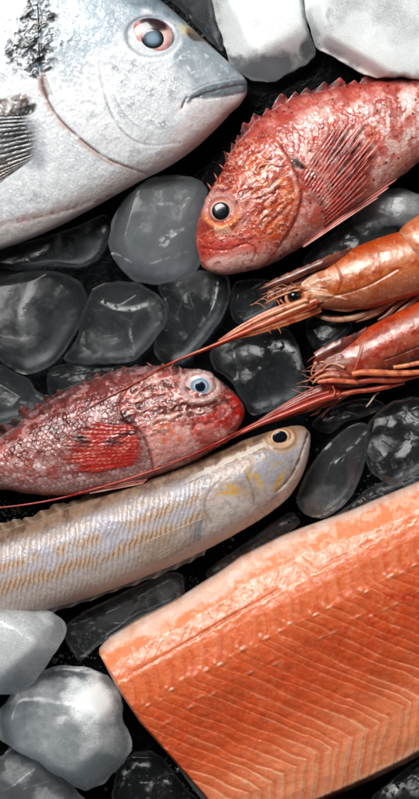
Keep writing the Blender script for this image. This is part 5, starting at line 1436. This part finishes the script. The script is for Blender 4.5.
for (pts, r, c, z) in (
        ([(312, 304), (304, 312), (292, 320), (286, 327)], [4.2, 4.0, 3.2, 1.2], '#8a3a22', 34),
        ([(318, 304), (330, 306), (348, 308), (364, 304)], [3.5, 4.0, 4.0, 2], '#c08a68', 38),
        ([(314, 314), (330, 319), (352, 318), (374, 310), (396, 300)], [1.6, 3.0, 3.4, 3.0, 2], '#a3785e', 30),
        ([(356, 322), (366, 318), (378, 312), (392, 302)], [.6, 2.6, 3.2, 2.6], '#96604a', 28),
        ([(378, 320), (388, 314), (398, 304), (412, 294)], [.6, 2.6, 3.4, 3], '#8f5a46', 28),
        ([(392, 316), (404, 308), (420, 296), (436, 286)], [.6, 2.8, 3.6, 3], '#9a5a42', 28),
        ([(330, 300), (348, 303), (370, 298), (392, 290)], [1.5, 2.4, 2.2, 1.2], '#c98e6e', 44)):
    strand(sa, 'leg', pts, r, c, z, z, n=10, flat=.8, seed=int(pts[0][0]) % 40, bright=.4)

for k in range(7):
    bx, by = 292 - 5 * k, 283 + 3.6 * k
    strand(sa, 'whisker', [(bx + 4, by + 4), (bx - 4, by - 1 - .5 * (k % 3)), (bx - 13 - 3 * (k % 2), by + 1 + 2 * (k % 3))], [.7, .5, .2], '#a85f3e', 48, 47, n=6, seed=k)

sb = Thing('shrimp', 'lower dark red shrimp with stiff orange legs folded forward along its side', 'shrimp', 380, 350, 34, 'red shrimps at the right')
CB = shell(sb, 'carapace', [(313, 362, 316, 376, 4), (319, 354, 324, 383, 10), (332, 346, 340, 388, 16), (350, 337, 362, 386, 20), (370, 326, 384, 378, 23), (395, 313, 410, 366, 25), (420, 301, 436, 354, 25), (448, 288, 466, 342, 22), (470, 280, 480, 332, 6)], 34, 440, PB_,
           [([(362, 344), (358, 358), (354, 370)], 1.0, '#c98a74', .6, .8), ([(372, 352), (384, 344), (396, 336), (410, 330)], 2.2, '#c2360e', .7, 0), ([(384, 360), (400, 354), (424, 344)], 1.0, '#4a140c', .6, -1)])
shell(sb, 'abdomen', [(440, 291, 452, 330, 10), (452, 282, 472, 340, 24), (480, 268, 504, 330, 26), (520, 250, 540, 310, 22), (550, 240, 560, 280, 6)], 36, 450, PB_, res=1.0)
blade(sb, 'rostrum', [(313, 353), (324, 347), (338, 340), (352, 335), (366, 328)], [(317, 364), (328, 357), (342, 351), (356, 345), (370, 338)], lambda X, Y: 46 + .12 * (X - 315) - .4 * np.clip(X - 340, 0, 99), ['#6e2e24', '#8a5244', '#42170f'], M_SHELL, 1, 2, nb=50, teeth=5, seed=41, dome_h=2.5)
blade(sb, 'antenna_scale', [(340, 378), (314, 387), (290, 400), (266, 415), (244, 430)], [(350, 396), (328, 406), (304, 413), (278, 421), (244, 431)], lambda X, Y: 38 - .35 * np.clip(X - 322, 0, 50), ['#8a2f1a', '#b8552f', '#5c160c'], M_SHELL, 4, 2, nb=70, seed=42, dome_h=2)
blade(sb, 'antenna_scale', [(338, 392), (318, 398), (300, 404), (284, 408), (270, 416)], [(340, 396), (324, 404), (306, 412), (290, 415), (270, 417)], lambda X, Y: 0 * X + 43, ['#a03c20', '#cf6d44', '#6e1a0c'], M_SHELL, 3, 1.6, nb=60, seed=43, dome_h=2)
for (tp, bt, c, nm) in (
        ([(313, 363), (324, 358), (338, 355), (352, 352)], [(315, 371), (326, 372), (340, 371), (354, 370)], ['#a8746a', '#c8a298', '#7c3a2c'], 'head_plate'),
        ([(315, 372), (326, 368), (340, 370), (352, 374)], [(317, 379), (328, 380), (342, 380), (354, 381)], ['#b8604a', '#d89a84', '#842c1c'], 'head_plate')):
    blade(sb, nm, tp, bt, lambda X, Y: np.maximum(CB.z(X, Y, 38), 42) - .2 * np.clip(X - 336, 0, 99) + .8, c, M_SHELL, 2, 2.2, seed=47, dome_h=1.5)
for (pts, r, c, z) in (
        ([(330, 364), (320, 362), (314, 366), (311, 373), (314, 379)], [1.8, 1.6, 1.3, 1.0, .5], '#b86a4c', 47),
        ([(336, 370), (324, 370), (316, 374), (309, 380), (303, 382)], [2.2, 2.0, 1.6, 1.2, .4], '#a8503a', 49),
        ([(340, 376), (328, 375), (318, 378), (312, 384)], [2.4, 2.2, 1.8, .6], '#c07858', 50),
        ([(326, 358), (318, 356), (312, 358), (307, 362)], [1.4, 1.0, .7, .3], '#8a4432', 46),
        ([(344, 368), (334, 364), (326, 366), (322, 371)], [1.6, 1.4, 1.2, .6], '#c98c74', 54)):
    strand(sb, 'mouthpart', pts, r, c, z, z - 4, n=8, seed=int(pts[0][0]) % 30, bright=.5)
for k in range(6):
    bx, by = 318 - 2.5 * k, 366 + 5.2 * k
    strand(sb, 'whisker', [(bx + 6, by + 1), (bx - 4, by - 1 + (k % 3)), (bx - 12 - 3 * (k % 2), by + 3 - 3 * (k % 3))], [.8, .5, .2], '#98482e', 46, 43, n=6, seed=k)
dome(sb, 'eye', 322, 370, 40, 5, 4.5, 4, M_EYE, lambda r, a, X, Y: Paint(X, Y, '#2a1512').rgba(), 0, base=4)
for (pts, r, c, z0, z1, ov, nm) in (
        ([(340, 394), (320, 400), (300, 408), (285, 414), (262, 423), (236, 435), (206, 449), (170, 464), (130, 478), (100, 487), (60, 498), (20, 505), (-20, 509)], [3.6, 3.4, 2.8, 2.0, 1.5, 1.3, 1.2, 1.1, 1.0, 1.0, .9, .9, .8], '#a8321c', 46, 50, True, 'antenna'),
        ([(330, 392), (308, 399), (286, 409), (262, 420), (240, 431), (216, 443), (190, 455), (160, 466)], [2.4, 2.2, 1.8, 1.4, 1.1, .9, .7, .4], '#8a2014', 42, 48, True, 'antenna'),
        ([(334, 396), (322, 404), (318, 412), (310, 416)], [2.0, 1.8, 1.4, .5], '#8e2c16', 36, 33, False, 'antennule'),
        ([(350, 392), (334, 404), (326, 412), (322, 418)], [2.2, 2.0, 1.2, .5], '#7a2614', 32, 30, False, 'antennule')):
    strand(sb, nm, pts, r, c, z0, z1, '#9c1b18' if nm == 'antenna' else None, ov, n=8, seed=(7 * len(pts)) % 50)
for (pts, r, c, z) in (
        ([(351, 374.5), (362, 372.5), (380, 373), (400, 373.5), (424, 372)], [2.6, 3.4, 3.2, 3.0, 2.6], '#d9774a', 58),
        ([(392, 367.5), (404, 366), (424, 362), (446, 358)], [1.8, 2.4, 2.6, 2.4], '#e08a5e', 60),
        ([(317, 382), (332, 380.5), (346, 381.5), (358, 382.5)], [1.8, 2.8, 2.6, 2.2], '#d06a48', 50),
        ([(356, 382), (372, 380), (392, 380), (412, 376), (436, 368)], [2.2, 3.2, 3.4, 3.2, 2.4], '#b84e34', 50),
        ([(300, 409), (316, 402.5), (334, 397), (352, 392), (376, 389), (404, 382)], [1.0, 2.2, 2.6, 2.4, 2.8, 2.4], '#a03a22', 44),
        ([(332, 386), (334, 392), (332, 397)], [.8, 1.0, .8], '#c8604a', 53),
        ([(366, 407), (371, 401), (375, 395), (379, 392)], [.4, .8, 1.0, .8], '#d9b49a', 36),
        ([(346, 378), (338, 374), (330, 374), (322, 378)], [1.2, 1.6, 1.6, 1.0], '#c88060', 48)):
    strand(sb, 'leg', pts, r, c, z, z, n=10, flat=.9, seed=int(pts[0][0]) % 40, bright=.35)
